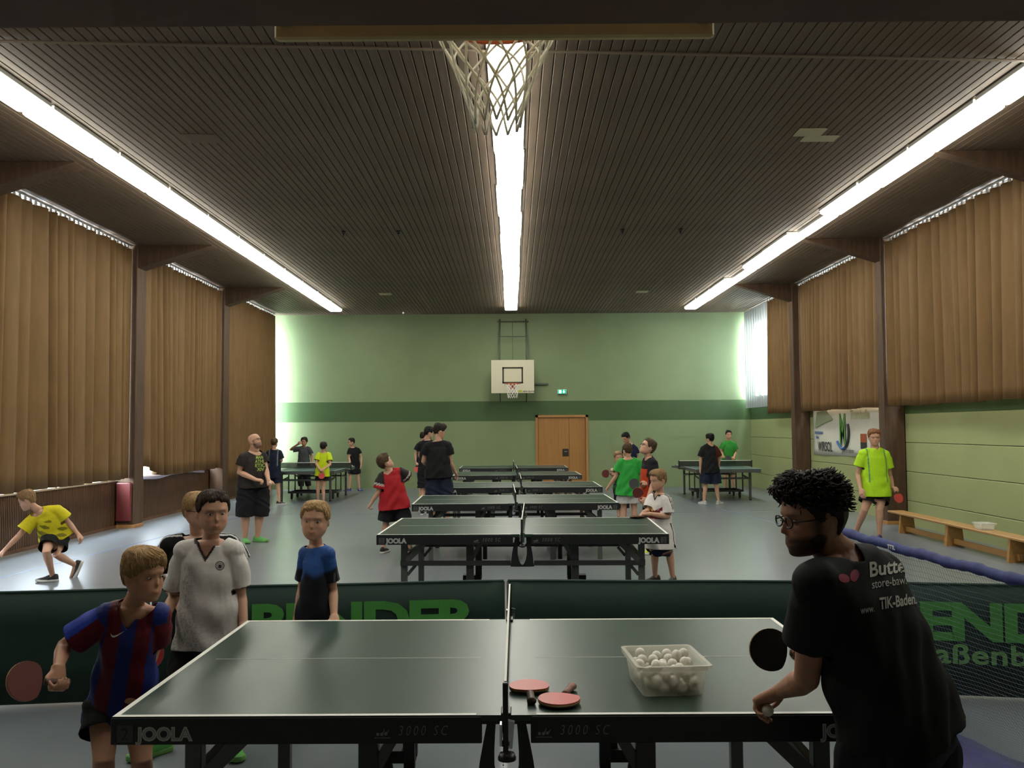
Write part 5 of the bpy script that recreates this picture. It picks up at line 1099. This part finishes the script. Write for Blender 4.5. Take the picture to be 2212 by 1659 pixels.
# right of the row
person('boy in a bright green shirt and white shorts with his back turned', 14.5,
    dict(head=(1355, 973, .0), neck=(1357, 988, .0), shL=(1341, 999, .0), shR=(1377, 999, .0), elL=(1331, 1029, .02), wrL=(1316, 1049, .1), elR=(1382, 1030, .05), wrR=(1376, 1049, .2), hipL=(1347, 1064, .0), hipR=(1367, 1064, .0), knL=(1347, None, .0, .42), knR=(1370, None, .0, .42), anL=(1346, None, .0, .08), anR=(1372, None, .0, .08)),
    .215, (-165, -5, 0), hs(MBR, 30, thick=.05, side=.03), dict(col=(.025, .31, .045), sleeve=.72, sl=.025, hem=(-.12, .205, .14), mat='polyester', rough=.6, name='polo_shirt'), dict(col=(.5, .5, .49), len=.7, ease=.03, flare=.03), S_BLK, 'a', .87, .007, dict(L=dict(curl=(.8, .8, .5))), feet=dict(L=190, R=170))
person('smiling boy with a dark red bat half hidden behind the green shirt', 16.6,
    dict(head=(1336, 988, .0), neck=(1340, 1003, .02), shR=(1331, 1012, .0), shL=(1352, 1012, .0), elR=(1332, 1032, .02), wrR=(1323, 1028, -.15), elL=(1350, 1032, .0), wrL=(1330, 1017, -.2), hipR=(1335, 1048, .02), hipL=(1350, 1048, .02), knR=(1336, None, .0, .37), knL=(1350, None, .0, .37), anR=(1336, None, .0, .075), anL=(1350, None, .0, .075)),
    .215, (5, -6, 8), hs(LBR, 31, thick=.07, side=.05, fringe=.02), dict(col=(.02, .05, .025), sleeve=.6, sl=.02), dict(col=BLACK, len=1.5, name='trousers'), S_BLK, 'a', .8, .008, dict(R=dict(d=(-.6, -.5, .2), bat=((-1, -.1, .05), (0, -1, 0), dred_r, blk_r, 'dark red bat held out beside the green shirt')), L=dict(curl=(.9, .9, .5))), feet=dict(L=10, R=-10))
person('dark haired person in a navy polo shirt looking down by the end wall', 20.5,
    dict(head=(1352, 946, -.05), neck=(1361, 959, .02), shR=(1351, 968, -.03), shL=(1373, 970, .05), elR=(1350, 988, -.1), wrR=(1345, 1002, -.25), elL=(1375, 988, .05), wrL=(1376, 1003, -.05), hipR=(1356, 1010, .0), hipL=(1369, 1010, .05), knR=(1356, None, -.02, .46), knL=(1372, None, .02, .46), anR=(1358, None, .0, .08), anL=(1378, None, .05, .08)),
    .225, (-50, -28, 0), hs(BLK, 32, thick=.08, side=.05), dict(col=(.012, .016, .045), trim=(.5, .5, .5), sleeve=.6, sl=.02, name='polo_shirt'), dict(col=BLACK, len=.9), S_BLK, 'b', .9, .008, feet=dict(L=-20, R=-60))
def orange_front(tx, ty, tt, arm, at_, fz, rad):
    c = np.tile(A([.011, .012, .014]), (len(tx), 1)); c[(ty > .06) & (tt < .85) & (arm < .1)] = (.42, .045, .012); c[(arm < .1) & (tt < .35) & (ty > .03)] = (.42, .045, .012); return c
person('youth with glasses in black and orange gazing up with a black bat', 12.3,
    dict(head=(1399, 966, .0), neck=(1401, 988, .02), shL=(1410, 1001, -.12), shR=(1397, 999, .15), elL=(1413, 1040, -.13), wrL=(1399, 1078, -.2), elR=(1401, 1042, .16), wrR=(1390, 1052, -.06), hipL=(1408, 1076, -.05), hipR=(1404, 1076, .13), knL=(1408, None, -.1, .45), knR=(1404, None, .1, .45), anL=(1412, None, -.12, .085), anR=(1408, None, .2, .085)),
    .235, (-80, 28, 0), hs(MBR, 33, thick=.06, side=.03), dict(col=orange_front, sleeve=.7, sl=.02, hem=(-.1, .185, .15), name='sports_shirt'), dict(col=BLACK, len=.9), S_YEL, 'a', .92, .007, dict(R=dict(d=(-.4, -.6, .3), bat=((-1, -.1, .0), (-.1, -1, .35), blk_r, red_r, 'black bat held flat by the youth in black and orange')), L=dict(d=(-.4, 0, -.9), bat=((-.45, -.1, .75), (-.3, -1, 0), dred_r, blk_r, 'dark red bat hanging below the black and orange shirt'))), feet=dict(L=-85, R=-80), glasses=True)
def germany(tx, ty, tt, arm, at_, fz, rad):
    c = np.tile(A([.68, .65, .63]), (len(tx), 1)); m_ = (ty > .02) & (tt > .60) & (tt < .88 - (.11 - np.abs(tx)) * 1.0) & (arm < .05); c[m_] = (.13, .013, .016)
    on = (tt > .8) & (np.floor((ty + .011) / .011) % 2 == 0) & (np.abs(ty) < .028) & (rad > .05); c[on] = (.03, .02, .02)
    c[(np.abs(ty) < .012) & (tt < .5) & (arm < .02)] = (.04, .03, .03); return c
P20 = person('small blond boy in a white jersey with a dark red chest band', 9.9,
    dict(head=(1421, 1037, .0), neck=(1424, 1066, .03), shR=(1409, 1077, .1), shL=(1440, 1081, -.05), elR=(1400, 1104, .04), wrR=(1392, 1105, -.13), elL=(1443, 1116, -.08), wrL=(1404, 1110, -.2), hipR=(1413, 1178, .06), hipL=(1439, 1178, .0), knR=(1414, None, .02, .36), knL=(1446, None, .0, .36), anR=(1415, None, .08, .08), anL=(1453, None, .03, .08)),
    .222, (-66, -10, 0), hs(LBR, 34, thick=.07, side=.04, fringe=.03, locks=400, lw=.014), dict(col=germany, trim=(.03, .02, .02), vneck=.05, sleeve=.85, sl=.015, hem=(-.08, .165, .135), ease=.016, mat='polyester', rough=.6, name='football_shirt', vox=.006), dict(col=(.014, .02, .05), len=.85, ease=.025), S_BLK, 'a', .80, .007, dict(L=dict(d=(-.9, .1, -.1), n=(0, -.2, -1), curl=(.5, .6, .4)), R=dict(d=(-.6, -.5, -.2), bat=((-.5, -.75, .1), (0, .2, 1), blk_r, blk_r, 'black bat held by the small boy in the white jersey'))), feet=dict(L=-30, R=-60))
decal(P20, disc(.011, .02), mat('gold_print', (.5, .3, .02), .6), 1409, 1101, 9.7, RX, RZ, 'badge_mark', sub=.008); decal(P20, ring_badge(.014, .018), mat('grey_print'), 1421, 1099, 9.7, RX, RZ, 'badge_ring')
# right rear
def redsleeve(tx, ty, tt, arm, at_, fz, rad):
    c = np.tile(A([.010, .0105, .0115]), (len(tx), 1)); c[(tx < -.12) & (tt > .45) & (ty < .02)] = (.07, .015, .01); return c
person('player in black shirt, black shorts and white shoes at the right table', 20.0,
    dict(head=(1533, 948, .0), neck=(1532, 959, .0), shL=(1519, 970, .0), shR=(1546, 970, .0), elL=(1514, 992, .03), wrL=(1513, 1012, .05), elR=(1553, 991, .04), wrR=(1552, 1012, .1), hipL=(1526, 1020, .0), hipR=(1544, 1020, .0), knL=(1524, None, .0, .44), knR=(1547, None, .0, .44), anL=(1521, None, .0, .085), anR=(1552, None, .0, .085)),
    .225, (-150, -3, 0), hs(BLK, 35, thick=.09, side=.05, fringe=.03), dict(col=redsleeve, sleeve=.8, sl=.03, hem=(-.06, .19, .14), ease=.018), dict(col=NAVY, len=.95, ease=.04, flare=.03), S_WHT, 'a', .9, .008, feet=dict(L=-150, R=140))
person('youth in a green shirt with a black bat behind the right table', 24.2,
    dict(head=(1574, 939, .0), neck=(1574, 952, .02), shR=(1563, 960, .0), shL=(1586, 960, .0), elR=(1558, 976, .02), wrR=(1562, 985, -.16), elL=(1589, 977, .02), wrL=(1586, 987, -.17), hipR=(1568, 1000, .02), hipL=(1581, 1000, .02), knR=(1568, None, .0, .47), knL=(1583, None, .0, .47), anR=(1567, None, .03, .085), anL=(1585, None, .03, .085)),
    .225, (-3, -4, 0), hs(BLK, 36, thick=.06, side=.03), dict(col=(.03, .22, .03), sleeve=.7, sl=.025), dict(col=BLACK, len=1.0), S_BLK, 'b', .92, .008, dict(R=dict(d=(.5, -.5, -.2), bat=((.95, -.2, -.25), (.1, -1, .3), blk_r, red_r, 'black bat held by the youth in green at the right table')), L=dict(curl=(.9, .9, .5))), feet=dict(L=10, R=-10))
def neon_polo(tx, ty, tt, arm, at_, fz, rad):
    c = np.tile(A([.42, .72, .02]), (len(tx), 1)); c[(np.abs(np.abs(tx) - .135) < .009) & (tt > .3) & (ty > -.05) & (arm < .01)] = (.10, .28, .12); return c
person('sandy haired person in a neon green polo walking past the gym bench', 13.6,
    dict(head=(1889, 945, .0), neck=(1890, 968, .03), shR=(1864, 981, .0), shL=(1912, 982, .02), elR=(1853, 1024, .04), wrR=(1859, 1056, -.1), elL=(1922, 1028, .06), wrL=(1929, 1058, .0), hipR=(1878, 1067, .0), hipL=(1904, 1067, .0), knR=(1868, None, -.05, .47), knL=(1900, None, -.1, .47), anR=(1849, None, .25, .1), anL=(1900, None, -.05, .09)),
    .24, (-12, -6, 0), hs((.26, .11, .045), 37, thick=.08, side=.04, fringe=.03), dict(col=neon_polo, sleeve=.66, sl=.025, hem=(-.08, .215, .165), mat='polyester', rough=.6, name='polo_shirt', vneck=.035), dict(col=(.009, .011, .009), len=.6, ease=.03, flare=.02), S_BLU, 'a', 1.0, .007, dict(L=dict(d=(0, -.8, -.4), bat=((.25, -.2, -1), (.2, -1, .3), red_b, blk_r, 'red bat hanging from the hand of the neon polo wearer'))), feet=dict(R=-70, L=-30), wide=1.06, neckr=1.15)
